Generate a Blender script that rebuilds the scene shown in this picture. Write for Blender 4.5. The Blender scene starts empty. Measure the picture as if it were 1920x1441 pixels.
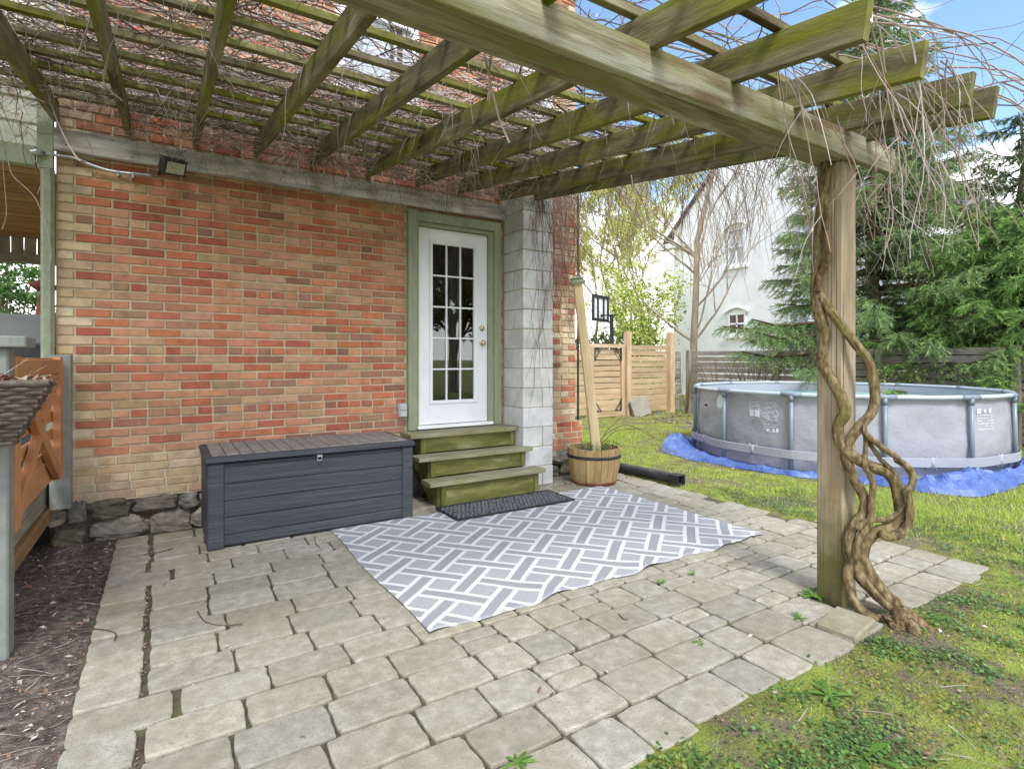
import bpy, math, random
import numpy as np
from mathutils import Vector, Matrix, noise
random.seed(7)
rng = np.random.default_rng(7)
PI = math.pi
SC = bpy.context.scene
COL = SC.collection

# ------------------------------------------------------------------ camera, sky, sun, exposure
F, CX, HY, EYE = 1030.0, 960.0, 672.0, 1.30          # photo focal length, centre, horizon (pixels); eye height
YAW = math.atan2(.5343, .8453)
SN, CS = math.sin(YAW), math.cos(YAW)
cam_d = bpy.data.cameras.new('camera'); cam = bpy.data.objects.new('camera', cam_d); COL.objects.link(cam)
cam.location = (0, 0, EYE); cam.rotation_euler = (PI/2, 0, -YAW)
cam_d.sensor_width = 36; cam_d.lens = F/1920*36; cam_d.shift_y = -(720.5-HY)/1920
cam_d.clip_start = .05; cam_d.clip_end = 2000
SC.camera = cam
SUN_EL, SUN_AZ = math.radians(50), math.radians(196)   # azimuth from +Y clockwise: behind the viewer
world = bpy.data.worlds.new('World'); SC.world = world; world.use_nodes = True
wn = world.node_tree; wn.nodes.clear()
def wN(t): return wn.nodes.new(t)
sky = wN('ShaderNodeTexSky'); sky.sky_type = 'NISHITA'; sky.sun_disc = False
sky.sun_elevation = SUN_EL; sky.sun_rotation = SUN_AZ; sky.air_density = 1.2; sky.dust_density = .1; sky.ozone_density = 4
geo = wN('ShaderNodeTexCoord'); mp = wN('ShaderNodeMapping'); mp.inputs['Scale'].default_value = (1, 1, 2.6); mp.inputs['Location'].default_value = (2.2, .4, .75)
nz = wN('ShaderNodeTexNoise'); nz.inputs['Scale'].default_value = 1.5; nz.inputs['Detail'].default_value = 7; nz.inputs['Roughness'].default_value = .55
sep = wN('ShaderNodeSeparateXYZ'); mr = wN('ShaderNodeMapRange')
mr.inputs[1].default_value = .14; mr.inputs[2].default_value = .34; mr.inputs[3].default_value = .34; mr.inputs[4].default_value = -.02
ad = wN('ShaderNodeMath'); ad.operation = 'ADD'
rp = wN('ShaderNodeValToRGB'); rp.color_ramp.elements[0].position = .475; rp.color_ramp.elements[1].position = .60
mx = wN('ShaderNodeMix'); mx.data_type = 'RGBA'
mx.inputs[7].default_value = (10.4, 10.4, 10.4, 1)
bg = wN('ShaderNodeBackground'); bg.inputs[1].default_value = .1
wo = wN('ShaderNodeOutputWorld'); L = wn.links.new
L(geo.outputs['Generated'], mp.inputs[0]); L(mp.outputs[0], nz.inputs['Vector']); L(geo.outputs['Generated'], sep.inputs[0])
L(sep.outputs[2], mr.inputs[0]); L(nz.outputs[0], ad.inputs[0]); L(mr.outputs[0], ad.inputs[1]); L(ad.outputs[0], rp.inputs[0])
L(rp.outputs[0], mx.inputs[0]); L(sky.outputs[0], mx.inputs[6]); L(mx.outputs[2], bg.inputs[0]); L(bg.outputs[0], wo.inputs[0])
sd = bpy.data.lights.new('sun', 'SUN'); sun = bpy.data.objects.new('sun', sd); COL.objects.link(sun)
sd.energy = 1.5; sd.angle = math.radians(16); sd.color = (1, .98, .95)
_sd = Vector((math.sin(SUN_AZ)*math.cos(SUN_EL), math.cos(SUN_AZ)*math.cos(SUN_EL), math.sin(SUN_EL)))
sun.rotation_euler = (-_sd).to_track_quat('-Z', 'Y').to_euler(); sun.location = (-2, -6, 9)
SC.view_settings.view_transform = 'Standard'; SC.view_settings.look = 'None'
SC.view_settings.exposure = 1.65; SC.view_settings.gamma = 1; SC.view_settings.use_curve_mapping = False
SC.cycles.use_denoising = True; SC.cycles.max_bounces = 8; SC.cycles.transparent_max_bounces = 16

# ------------------------------------------------------------------ photo pixel -> place helpers
def ray(x, y):
    u = (x-CX)/F; v = (HY-y)/F
    return Vector((SN+CS*u, CS-SN*u, v))
O = Vector((0, 0, EYE))
def pD(x, y, d): return O + ray(x, y)*d                       # at a depth
def pY(x, y, Y): r = ray(x, y); return O + r*(Y/r.y)          # on the plane Y = const
def pX(x, y, X): r = ray(x, y); return O + r*(X/r.x)
def pG(x, y, z=0): r = ray(x, y); return O + r*((z-EYE)/r.z)  # on the ground
def depth(p): return SN*p[0]+CS*p[1]

# ------------------------------------------------------------------ materials
MATS = {}
def surf(name, ramp, scale=5, stretch=(1, 1, 1), coord='Object', rough=.8, bump=.25, bscale=None, bdist=.01, moss=None, moss2=None,
         attr=False, spec=.3, metal=0, hue=.0, detail=6, distort=0, trans=0, grain=None):
    m = bpy.data.materials.new(name); m.use_nodes = True; nt = m.node_tree; b = nt.nodes['Principled BSDF']; ln = nt.links.new
    def N(t, **k):
        n = nt.nodes.new(t)
        for a, v in k.items(): setattr(n, a, v)
        return n
    tc = N('ShaderNodeTexCoord'); ge = N('ShaderNodeNewGeometry')
    oi = N('ShaderNodeObjectInfo')
    src = ge.outputs['Position'] if coord == 'pos' else tc.outputs['Object']
    mpn = N('ShaderNodeMapping'); mpn.inputs['Scale'].default_value = stretch
    ln(src, mpn.inputs[0])
    vec = mpn.outputs[0]
    if coord != 'pos':
        va = N('ShaderNodeVectorMath', operation='ADD'); sc = N('ShaderNodeVectorMath', operation='SCALE')
        cb = N('ShaderNodeCombineXYZ'); 
        for i in range(3): ln(oi.outputs['Random'], cb.inputs[i])
        ln(cb.outputs[0], sc.inputs[0]); sc.inputs[3].default_value = 37.0
        ln(vec, va.inputs[0]); ln(sc.outputs[0], va.inputs[1]); vec = va.outputs[0]
    def noise_(s, d=detail, ro=.6, v=None):
        n = N('ShaderNodeTexNoise'); n.inputs['Scale'].default_value = s; n.inputs['Detail'].default_value = d; n.inputs['Roughness'].default_value = ro
        n.inputs['Distortion'].default_value = distort
        ln(v or vec, n.inputs['Vector']); return n
    n1 = noise_(scale)
    r = N('ShaderNodeValToRGB'); els = r.color_ramp.elements
    while len(els) < len(ramp): els.new(.5)
    for e, (p, c) in zip(els, ramp): e.position = p; e.color = (*c, 1)
    ln(n1.outputs[0], r.inputs[0]); colr = r.outputs[0]
    def mix(a, bcol, fac, mode='MIX'):
        x = N('ShaderNodeMix', data_type='RGBA', blend_type=mode)
        ln(a, x.inputs[6])
        if isinstance(bcol, tuple): x.inputs[7].default_value = (*bcol, 1)
        else: ln(bcol, x.inputs[7])
        if isinstance(fac, float): x.inputs[0].default_value = fac
        else: ln(fac, x.inputs[0])
        return x.outputs[2]
    if attr:
        at = N('ShaderNodeAttribute', attribute_name='col')
        colr = mix(colr, at.outputs['Color'], 1.0, 'MULTIPLY')
    if grain:                                             # (colour, scale, stretch, lo, hi)
        gm = N('ShaderNodeMapping'); gm.inputs['Scale'].default_value = grain[2]; ln(vec, gm.inputs[0])
        gn = noise_(grain[1], 4, .6, gm.outputs[0])
        gr = N('ShaderNodeMapRange'); gr.inputs[1].default_value = grain[3]; gr.inputs[2].default_value = grain[4]
        ln(gn.outputs[0], gr.inputs[0]); colr = mix(colr, grain[0], gr.outputs[0])
    for ms in (moss, moss2):
        if ms:                                            # (colour, scale, lo, hi, maxfac)
            mn = noise_(ms[1], 5, .62, src if coord == 'pos' else None)
            mrn = N('ShaderNodeMapRange'); mrn.inputs[1].default_value = ms[2]; mrn.inputs[2].default_value = ms[3]; mrn.inputs[4].default_value = ms[4]
            ln(mn.outputs[0], mrn.inputs[0]); colr = mix(colr, ms[0], mrn.outputs[0])
    if hue:
        hs = N('ShaderNodeHueSaturation'); mrn = N('ShaderNodeMapRange'); mrn.inputs[3].default_value = 1-hue; mrn.inputs[4].default_value = 1+hue
        ln(oi.outputs['Random'], mrn.inputs[0]); ln(mrn.outputs[0], hs.inputs['Value']); ln(colr, hs.inputs['Color']); colr = hs.outputs[0]
    ln(colr, b.inputs['Base Color'])
    b.inputs['Roughness'].default_value = rough; b.inputs['Specular IOR Level'].default_value = spec; b.inputs['Metallic'].default_value = metal
    if trans:
        pass
    if bump:
        nb = noise_(bscale or scale*4, 5, .65)
        bp = N('ShaderNodeBump'); bp.inputs['Strength'].default_value = bump; bp.inputs['Distance'].default_value = bdist
        ln(nb.outputs[0], bp.inputs['Height']); ln(bp.outputs[0], b.inputs['Normal'])
    MATS[name] = m
    return m
def leafmat(name, rough=.55, tr=.35):
    m = bpy.data.materials.new(name); m.use_nodes = True; nt = m.node_tree; b = nt.nodes['Principled BSDF']
    at = nt.nodes.new('ShaderNodeAttribute'); at.attribute_name = 'col'
    nt.links.new(at.outputs['Color'], b.inputs['Base Color']); b.inputs['Roughness'].default_value = rough; b.inputs['Specular IOR Level'].default_value = .25
    if tr:
        t = nt.nodes.new('ShaderNodeBsdfTranslucent'); nt.links.new(at.outputs['Color'], t.inputs[0])
        mxs = nt.nodes.new('ShaderNodeMixShader'); mxs.inputs[0].default_value = tr
        nt.links.new(b.outputs[0], mxs.inputs[1]); nt.links.new(t.outputs[0], mxs.inputs[2]); nt.links.new(mxs.outputs[0], nt.nodes['Material Output'].inputs[0])
    MATS[name] = m
W3 = lambda v: (v, v, v)
surf('brick', [(.25, (.68, .68, .66)), (.5, (1, 1, 1)), (.75, (1.22, 1.18, 1.1))], 14, coord='pos', attr=True, rough=.92, bump=.55, bscale=90, bdist=.006, moss=((.62, .55, .46), 9, .66, .78, .55), moss2=((.14, .09, .06), 5, .66, .82, .3), spec=.15)
surf('mortar', [(.3, (.46, .39, .27)), (.7, (.62, .54, .39))], 8, coord='pos', rough=.95, bump=.8, bscale=120, bdist=.004, moss=((.33, .30, .21), 3, .58, .78, .5), spec=.1)
surf('stone', [(.3, (.09, .085, .078)), (.5, (.21, .195, .17)), (.72, (.38, .35, .29))], 7, (1, 1, 2.6), rough=.9, bump=.9, bscale=22, bdist=.02, attr=True, distort=.6, moss=((.24, .26, .07), 4, .62, .75, .6))
surf('block', [(.3, (.43, .43, .415)), (.7, (.62, .615, .59))], 6, coord='pos', rough=.95, bump=.6, bscale=110, bdist=.005, attr=True, moss=((.30, .30, .27), 4, .55, .75, .5), spec=.15)
surf('paver', [(.32, (.24, .22, .17)), (.52, (.315, .29, .23)), (.72, (.41, .38, .315))], 16, coord='pos', attr=True, rough=.93, bump=.8, bscale=170, bdist=.004, detail=12, moss=((.215, .185, .105), 1.9, .46, .72, .5), moss2=((.48, .46, .42), 1.7, .60, .78, .45), grain=((.15, .135, .10), 130, (1, 1, 1), .54, .74), spec=.15)
surf('joint_sand', [(.3, (.045, .036, .025)), (.6, (.12, .10, .07)), (.8, (.10, .12, .035))], 20, coord='pos', rough=1, bump=.8, bscale=150, moss=((.09, .13, .02), 4, .52, .66, .7))
surf('soil', [(.28, (.05, .04, .031)), (.5, (.15, .12, .098)), (.72, (.32, .27, .225))], 22, coord='pos', rough=1, bump=1, bscale=80, bdist=.02, detail=10, spec=.1, moss=((.22, .18, .145), 2.5, .5, .7, .6))
surf('lawn', [(.26, (.15, .115, .075)), (.42, (.20, .20, .06)), (.58, (.28, .34, .07)), (.78, (.38, .42, .09))], 5, coord='pos', rough=1, bump=1, bscale=70, bdist=.03, detail=10, spec=.1, moss=((.20, .16, .12), 1.9, .50, .58, .9), moss2=((.27, .25, .05), 2.6, .57, .66, .7))
surf('pergola_wood', [(.25, (.08, .062, .034)), (.5, (.175, .15, .075)), (.75, (.31, .27, .17))], 3, (1, 6, 6), rough=.85, bump=.6, bscale=16, bdist=.006, moss=((.165, .18, .012), 1.3, .46, .62, .85), moss2=((.045, .03, .016), 1.6, .53, .68, .8), grain=((.045, .034, .018), 4, (.5, 10, 10), .56, .74), hue=.15, spec=.2)
surf('beam_wood', [(.3, (.13, .11, .055)), (.48, (.29, .26, .17)), (.64, (.52, .50, .42))], 1.8, (1, 7, 7), rough=.85, bump=.6, bscale=16, bdist=.006, moss=((.15, .15, .025), .9, .50, .60, .85), moss2=((.14, .085, .04), 1.2, .56, .66, .75), grain=((.075, .06, .035), 4, (.4, 10, 10), .58, .74), spec=.2)
surf('ledger_wood', [(.3, (.24, .215, .195)), (.5, (.45, .42, .395)), (.7, (.62, .60, .58))], 2.5, (1, 7, 7), rough=.88, bump=.5, bscale=16, bdist=.005, moss=((.17, .095, .05), 1.5, .55, .72, .7), grain=((.10, .085, .07), 4, (.4, 9, 9), .56, .74), spec=.2)
surf('step_wood', [(.25, (.065, .065, .02)), (.5, (.125, .125, .035)), (.75, (.235, .22, .085))], 3, (1, 5, 5), rough=.85, bump=.5, bscale=18, bdist=.004, moss=((.30, .30, .16), 2.2, .56, .7, .6), moss2=((.07, .075, .015), 1.6, .55, .74, .7), grain=((.10, .10, .04), 4, (.4, 9, 9), .58, .74), spec=.2)
surf('tread_wood', [(.25, (.15, .145, .085)), (.5, (.24, .225, .14)), (.75, (.35, .335, .24))], 3, (1, 6, 6), rough=.88, bump=.5, bscale=18, bdist=.004, moss=((.17, .18, .035), 2.0, .52, .7, .65), grain=((.13, .12, .06), 4, (.4, 10, 10), .56, .74), spec=.2)
surf('cedar', [(.25, (.36, .24, .135)), (.5, (.48, .345, .21)), (.75, (.56, .44, .29))], 2, (1, 5, 5), rough=.8, bump=.3, bscale=14, bdist=.004, grain=((.28, .15, .075), 4, (.4, 8, 8), .58, .74), hue=.14, spec=.2)
surf('orange_wood', [(.25, (.34, .14, .055)), (.5, (.47, .22, .095)), (.75, (.56, .30, .15))], 2, (1, 5, 5), rough=.6, bump=.3, bscale=14, bdist=.004, grain=((.30, .09, .028), 4, (.4, 8, 8), .6, .74), hue=.08)
surf('grey_wood', [(.25, (.15, .13, .105)), (.5, (.27, .24, .20)), (.75, (.40, .365, .31))], 2, (1, 5, 5), rough=.9, bump=.4, bscale=14, bdist=.005, moss=((.12, .125, .035), 1.4, .52, .7, .6), grain=((.065, .052, .035), 4, (.4, 8, 8), .56, .74), hue=.2, spec=.2)
surf('tan_wood', [(.25, (.46, .34, .18)), (.5, (.58, .45, .27)), (.75, (.66, .55, .37))], 2, (1, 5, 5), rough=.8, bump=.3, bscale=14, bdist=.004, grain=((.33, .22, .10), 4, (.4, 8, 8), .6, .76), spec=.2)
surf('porch_wood', [(.3, (.20, .115, .05)), (.7, (.36, .22, .11))], 2, (1, 5, 5), rough=.8, bump=.3, bscale=14, bdist=.004, hue=.15)
surf('green_paint', [(.3, (.205, .23, .15)), (.7, (.28, .305, .21))], 6, (4, 4, 1), rough=.65, bump=.25, bscale=40, bdist=.003, moss=((.10, .085, .05), 7, .66, .76, .7), spec=.3)
surf('grey_paint', [(.3, (.19, .20, .175)), (.7, (.25, .26, .23))], 6, (4, 4, 1), rough=.65, bump=.2, bscale=40, bdist=.003, moss=((.13, .115, .09), 8, .64, .76, .6), spec=.3)
surf('cream_paint', [(.3, (.52, .53, .44)), (.7, (.64, .64, .55))], 3, rough=.7, bump=.2, bscale=30, bdist=.003, moss=((.30, .15, .10), 6, .66, .72, .8))
surf('white_paint', [(.3, (.68, .69, .71)), (.7, (.74, .75, .77))], 4, rough=.42, bump=.04, bscale=60, bdist=.002, spec=.4, moss=((.62, .60, .54), 3, .62, .8, .4))
surf('white_brick', [(.3, (.74, .74, .75)), (.7, (.86, .86, .86))], 2, coord='pos', rough=.9, bump=.5, bscale=9, bdist=.03, moss=((.55, .54, .50), 1.0, .58, .74, .5))
surf('white_trim', [(.3, (.72, .72, .72)), (.7, (.82, .82, .82))], 4, rough=.6, bump=.1)
surf('box_plastic', [(.3, (.030, .034, .041)), (.7, (.046, .051, .059))], 3, (1, 14, 14), rough=.55, bump=.7, bscale=7, bdist=.006, spec=.35, distort=1.2, grain=((.085, .09, .097), 2.2, (.45, 5, 5), .50, .66), moss=((.17, .16, .145), 2.6, .58, .85, .4))
surf('box_lid', [(.3, (.15, .135, .115)), (.5, (.21, .19, .165)), (.75, (.29, .265, .23))], 12, rough=.8, bump=.3, bscale=50, bdist=.003)
surf('dark_metal', [(.3, (.02, .02, .021)), (.7, (.04, .04, .042))], 8, rough=.5, bump=.1)
surf('black_plastic', [(.3, (.018, .018, .02)), (.7, (.035, .036, .038))], 6, rough=.5, bump=.1, moss=((.12, .10, .08), 6, .58, .75, .5))
surf('galvanised', [(.3, (.42, .44, .46)), (.7, (.58, .60, .62))], 12, rough=.38, bump=.1, metal=.85)
surf('grey_plastic', [(.3, (.36, .37, .38)), (.7, (.46, .47, .48))], 8, rough=.5, bump=.05)
surf('brass', [(.3, (.42, .34, .20)), (.7, (.58, .50, .34))], 8, rough=.32, bump=.05, metal=.9)
surf('lens_glass', [(.3, (.45, .44, .34)), (.7, (.58, .57, .47))], 6, rough=.2, bump=0, spec=.5)
surf('vine_bark', [(.3, (.06, .038, .02)), (.48, (.17, .125, .07)), (.68, (.34, .275, .165))], 45, (1, 1, .4), coord='pos', rough=.95, bump=1, bscale=60, bdist=.012, moss=((.19, .185, .045), 5, .5, .7, .5), attr=True, spec=.15)
surf('twig', [(.3, (.8, .8, .8)), (.7, (1.15, 1.15, 1.15))], 20, coord='pos', rough=.85, bump=0, attr=True, spec=.2)
surf('bark', [(.3, (.11, .085, .06)), (.7, (.26, .215, .165))], 6, (1, 1, .3), coord='pos', rough=.95, bump=.8, bscale=20, bdist=.02, attr=True, spec=.1)
surf('rubber', [(.3, (.016, .016, .017)), (.7, (.03, .03, .031))], 20, rough=.7, bump=.2)
surf('rubber_dusty', [(.3, (.10, .10, .10)), (.7, (.17, .17, .17))], 20, rough=.8, bump=.2)
surf('pool_liner', [(.3, (.27, .275, .305)), (.7, (.345, .35, .38))], 1.2, rough=.45, bump=.5, bscale=1.5, bdist=.08, coord='pos', spec=.4, detail=3)
surf('pool_strap', [(.3, (.28, .295, .325)), (.7, (.34, .355, .385))], 3, rough=.5, bump=.1)
surf('pool_frame', [(.3, (.155, .19, .225)), (.7, (.19, .23, .265))], 3, rough=.38, bump=.05, spec=.5)
surf('pool_rail', [(.3, (.36, .41, .45)), (.7, (.43, .48, .52))], 3, rough=.35, bump=.05, spec=.5)
surf('pool_water', [(.3, (.16, .32, .32)), (.7, (.30, .45, .45))], 2, coord='pos', rough=.35, bump=.25, bscale=5, bdist=.03, spec=.15)
surf('print_white', [(.3, (.62, .64, .68)), (.7, (.72, .74, .77))], 30, rough=.6, bump=0)
surf('print_teal', [(.3, (.28, .40, .45)), (.7, (.34, .46, .50))], 10, rough=.6, bump=0)
surf('tarp', [(.3, (.045, .085, .27)), (.55, (.08, .14, .37)), (.75, (.19, .26, .50))], 4, coord='pos', rough=.42, bump=.5, bscale=9, bdist=.04, spec=.5, moss=((.30, .38, .62), 2, .6, .8, .5))
surf('wicker', [(.3, (.06, .045, .035)), (.7, (.15, .12, .095))], 30, rough=.8, bump=.3, attr=True)
surf('barrel_wood', [(.25, (.22, .145, .06)), (.5, (.34, .235, .105)), (.75, (.44, .33, .18))], 3, (5, 5, 1), rough=.8, bump=.4, bscale=20, bdist=.004, hue=.14, moss=((.20, .20, .06), 3, .58, .72, .5), spec=.2)
surf('rusty', [(.3, (.10, .035, .02)), (.7, (.23, .085, .05))], 9, rough=.85, bump=.3)
surf('shingle', [(.3, (.07, .065, .06)), (.7, (.14, .13, .12))], 6, rough=.95, bump=.4)
surf('grill_grey', [(.3, (.13, .14, .135)), (.7, (.18, .19, .18))], 4, rough=.45, bump=.05, metal=.2)
surf('far_brick', [(.3, (.36, .15, .10)), (.7, (.46, .22, .16))], 4, rough=.9, bump=.2)
surf('painted_dark', [(.3, (.012, .012, .012)), (.7, (.02, .02, .02))], 4, rough=.9, bump=0)  # near-black stands in for missing light indoors and below the deck
surf('reflection_strip', [(.3, (.30, .29, .26)), (.7, (.42, .41, .37))], 4, (12, 12, .5), rough=.9, bump=.4)
surf('old_glass', [(.3, (.32, .37, .42)), (.7, (.42, .47, .52))], 3, rough=.12, bump=0, spec=.6)
surf('dusk_glass', [(.3, (.05, .045, .045)), (.7, (.16, .06, .06))], 7, rough=.1, bump=0, spec=.6)
surf('algae_post', [(.25, (.20, .155, .10)), (.5, (.32, .255, .17)), (.75, (.47, .40, .29))], 2.2, (1, 6, 6), rough=.85, bump=.5, bscale=14, bdist=.005, grain=((.11, .07, .035), 3, (.22, 10, 10), .55, .66), moss=((.40, .20, .07), 1.3, .56, .68, .6), spec=.2)
for n_, r_, t_ in (('leaf', .5, .4), ('needle', .6, .25), ('grass', .55, .35), ('litter', .85, .1)): leafmat(n_, r_, t_)

# clear pane
m = bpy.data.materials.new('pane_glass'); m.use_nodes = True; nt = m.node_tree; nt.nodes.clear()
gl = nt.nodes.new('ShaderNodeBsdfGlossy'); gl.inputs['Roughness'].default_value = .015; gl.inputs['Color'].default_value = (1, 1, 1, 1)
tr = nt.nodes.new('ShaderNodeBsdfTransparent'); tr.inputs[0].default_value = (.72, .74, .74, 1)
fr = nt.nodes.new('ShaderNodeFresnel'); fr.inputs[0].default_value = 1.75
ms = nt.nodes.new('ShaderNodeMixShader'); ou = nt.nodes.new('ShaderNodeOutputMaterial')
nt.links.new(fr.outputs[0], ms.inputs[0]); nt.links.new(tr.outputs[0], ms.inputs[1]); nt.links.new(gl.outputs[0], ms.inputs[2]); nt.links.new(ms.outputs[0], ou.inputs[0])
MATS['pane_glass'] = m

# algae creeping up the pergola post from the wet ground (a stain on the wood itself)
m = MATS['algae_post']; nt = m.node_tree; b = nt.nodes['Principled BSDF']; old = b.inputs['Base Color'].links[0].from_socket
ge = nt.nodes.new('ShaderNodeNewGeometry'); sp = nt.nodes.new('ShaderNodeSeparateXYZ'); nt.links.new(ge.outputs['Position'], sp.inputs[0])
nzz = nt.nodes.new('ShaderNodeTexNoise'); nzz.inputs['Scale'].default_value = 14; nt.links.new(ge.outputs['Position'], nzz.inputs['Vector'])
ma = nt.nodes.new('ShaderNodeMath'); ma.operation = 'MULTIPLY_ADD'; ma.inputs[1].default_value = .55; nt.links.new(nzz.outputs[0], ma.inputs[0]); nt.links.new(sp.outputs[2], ma.inputs[2])
mrr = nt.nodes.new('ShaderNodeMapRange'); mrr.inputs[1].default_value = .95; mrr.inputs[2].default_value = .45; mrr.inputs[3].default_value = 0; mrr.inputs[4].default_value = .85
nt.links.new(ma.outputs[0], mrr.inputs[0])
mxx = nt.nodes.new('ShaderNodeMix'); mxx.data_type = 'RGBA'; mxx.inputs[7].default_value = (.085, .085, .02, 1)
nt.links.new(old, mxx.inputs[6]); nt.links.new(mrr.outputs[0], mxx.inputs[0]); nt.links.new(mxx.outputs[2], b.inputs['Base Color'])

# woven rug print: interlaced diagonal bands outlined in white
def rug_material():
    m = bpy.data.materials.new('rug_weave'); m.use_nodes = True; nt = m.node_tree; b = nt.nodes['Principled BSDF']; ln = nt.links.new
    def MA(op, a, bb=None, c=None):
        n = nt.nodes.new('ShaderNodeMath'); n.operation = op
        for i, v in enumerate((a, bb, c)):
            if v is None: continue
            if isinstance(v, (int, float)): n.inputs[i].default_value = v
            else: ln(v, n.inputs[i])
        return n.outputs[0]
    at = nt.nodes.new('ShaderNodeAttribute'); at.attribute_name = 'ruguv'
    s = nt.nodes.new('ShaderNodeSeparateXYZ'); ln(at.outputs['Vector'], s.inputs[0]); x, y = s.outputs[0], s.outputs[1]
    P = .258
    p = MA('DIVIDE', MA('MULTIPLY_ADD', x, .80, MA('MULTIPLY', y, .66)), P)
    q = MA('DIVIDE', MA('MULTIPLY_ADD', x, .66, MA('MULTIPLY', y, -.80)), P)
    ip, iq = MA('ROUND', p), MA('ROUND', q)
    dp, dq = MA('ABSOLUTE', MA('SUBTRACT', p, ip)), MA('ABSOLUTE', MA('SUBTRACT', q, iq))
    par = MA('MODULO', MA('ABSOLUTE', MA('ADD', ip, iq)), 2.0)          # 0 / 1
    over_p = MA('LESS_THAN', par, .5)
    inp, inq = MA('LESS_THAN', dp, .235), MA('LESS_THAN', dq, .235)
    corep, coreq = MA('LESS_THAN', dp, .125), MA('LESS_THAN', dq, .125)
    # the band on top wins at a crossing
    useP = MA('MULTIPLY', inp, MA('MAXIMUM', over_p, MA('SUBTRACT', 1, inq)))
    useQ = MA('MULTIPLY', inq, MA('SUBTRACT', 1, useP))
    core = MA('ADD', MA('MULTIPLY', useP, corep), MA('MULTIPLY', useQ, coreq))
    band = MA('ADD', useP, useQ)
    m1 = nt.nodes.new('ShaderNodeMix'); m1.data_type = 'RGBA'; m1.inputs[6].default_value = (.335, .335, .345, 1); m1.inputs[7].default_value = (.60, .595, .58, 1); ln(band, m1.inputs[0])
    m2 = nt.nodes.new('ShaderNodeMix'); m2.data_type = 'RGBA'; ln(m1.outputs[2], m2.inputs[6]); m2.inputs[7].default_value = (.28, .28, .29, 1); ln(core, m2.inputs[0])
    nz = nt.nodes.new('ShaderNodeTexNoise'); nz.inputs['Scale'].default_value = 60; nz.inputs['Detail'].default_value = 6; ln(at.outputs['Vector'], nz.inputs['Vector'])
    mr = nt.nodes.new('ShaderNodeMapRange'); mr.inputs[3].default_value = .8; mr.inputs[4].default_value = 1.15; ln(nz.outputs[0], mr.inputs[0])
    hs = nt.nodes.new('ShaderNodeHueSaturation'); ln(mr.outputs[0], hs.inputs['Value']); ln(m2.outputs[2], hs.inputs['Color'])
    ln(hs.outputs[0], b.inputs['Base Color']); b.inputs['Roughness'].default_value = .8; b.inputs['Specular IOR Level'].default_value = .2
    wv = nt.nodes.new('ShaderNodeTexWave'); wv.inputs['Scale'].default_value = 70; wv.bands_direction = 'Y'; ln(at.outputs['Vector'], wv.inputs['Vector'])
    bp = nt.nodes.new('ShaderNodeBump'); bp.inputs['Strength'].default_value = .3; bp.inputs['Distance'].default_value = .003; ln(wv.outputs[0], bp.inputs['Height']); ln(bp.outputs[0], b.inputs['Normal'])
    MATS['rug_weave'] = m
rug_material()

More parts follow.
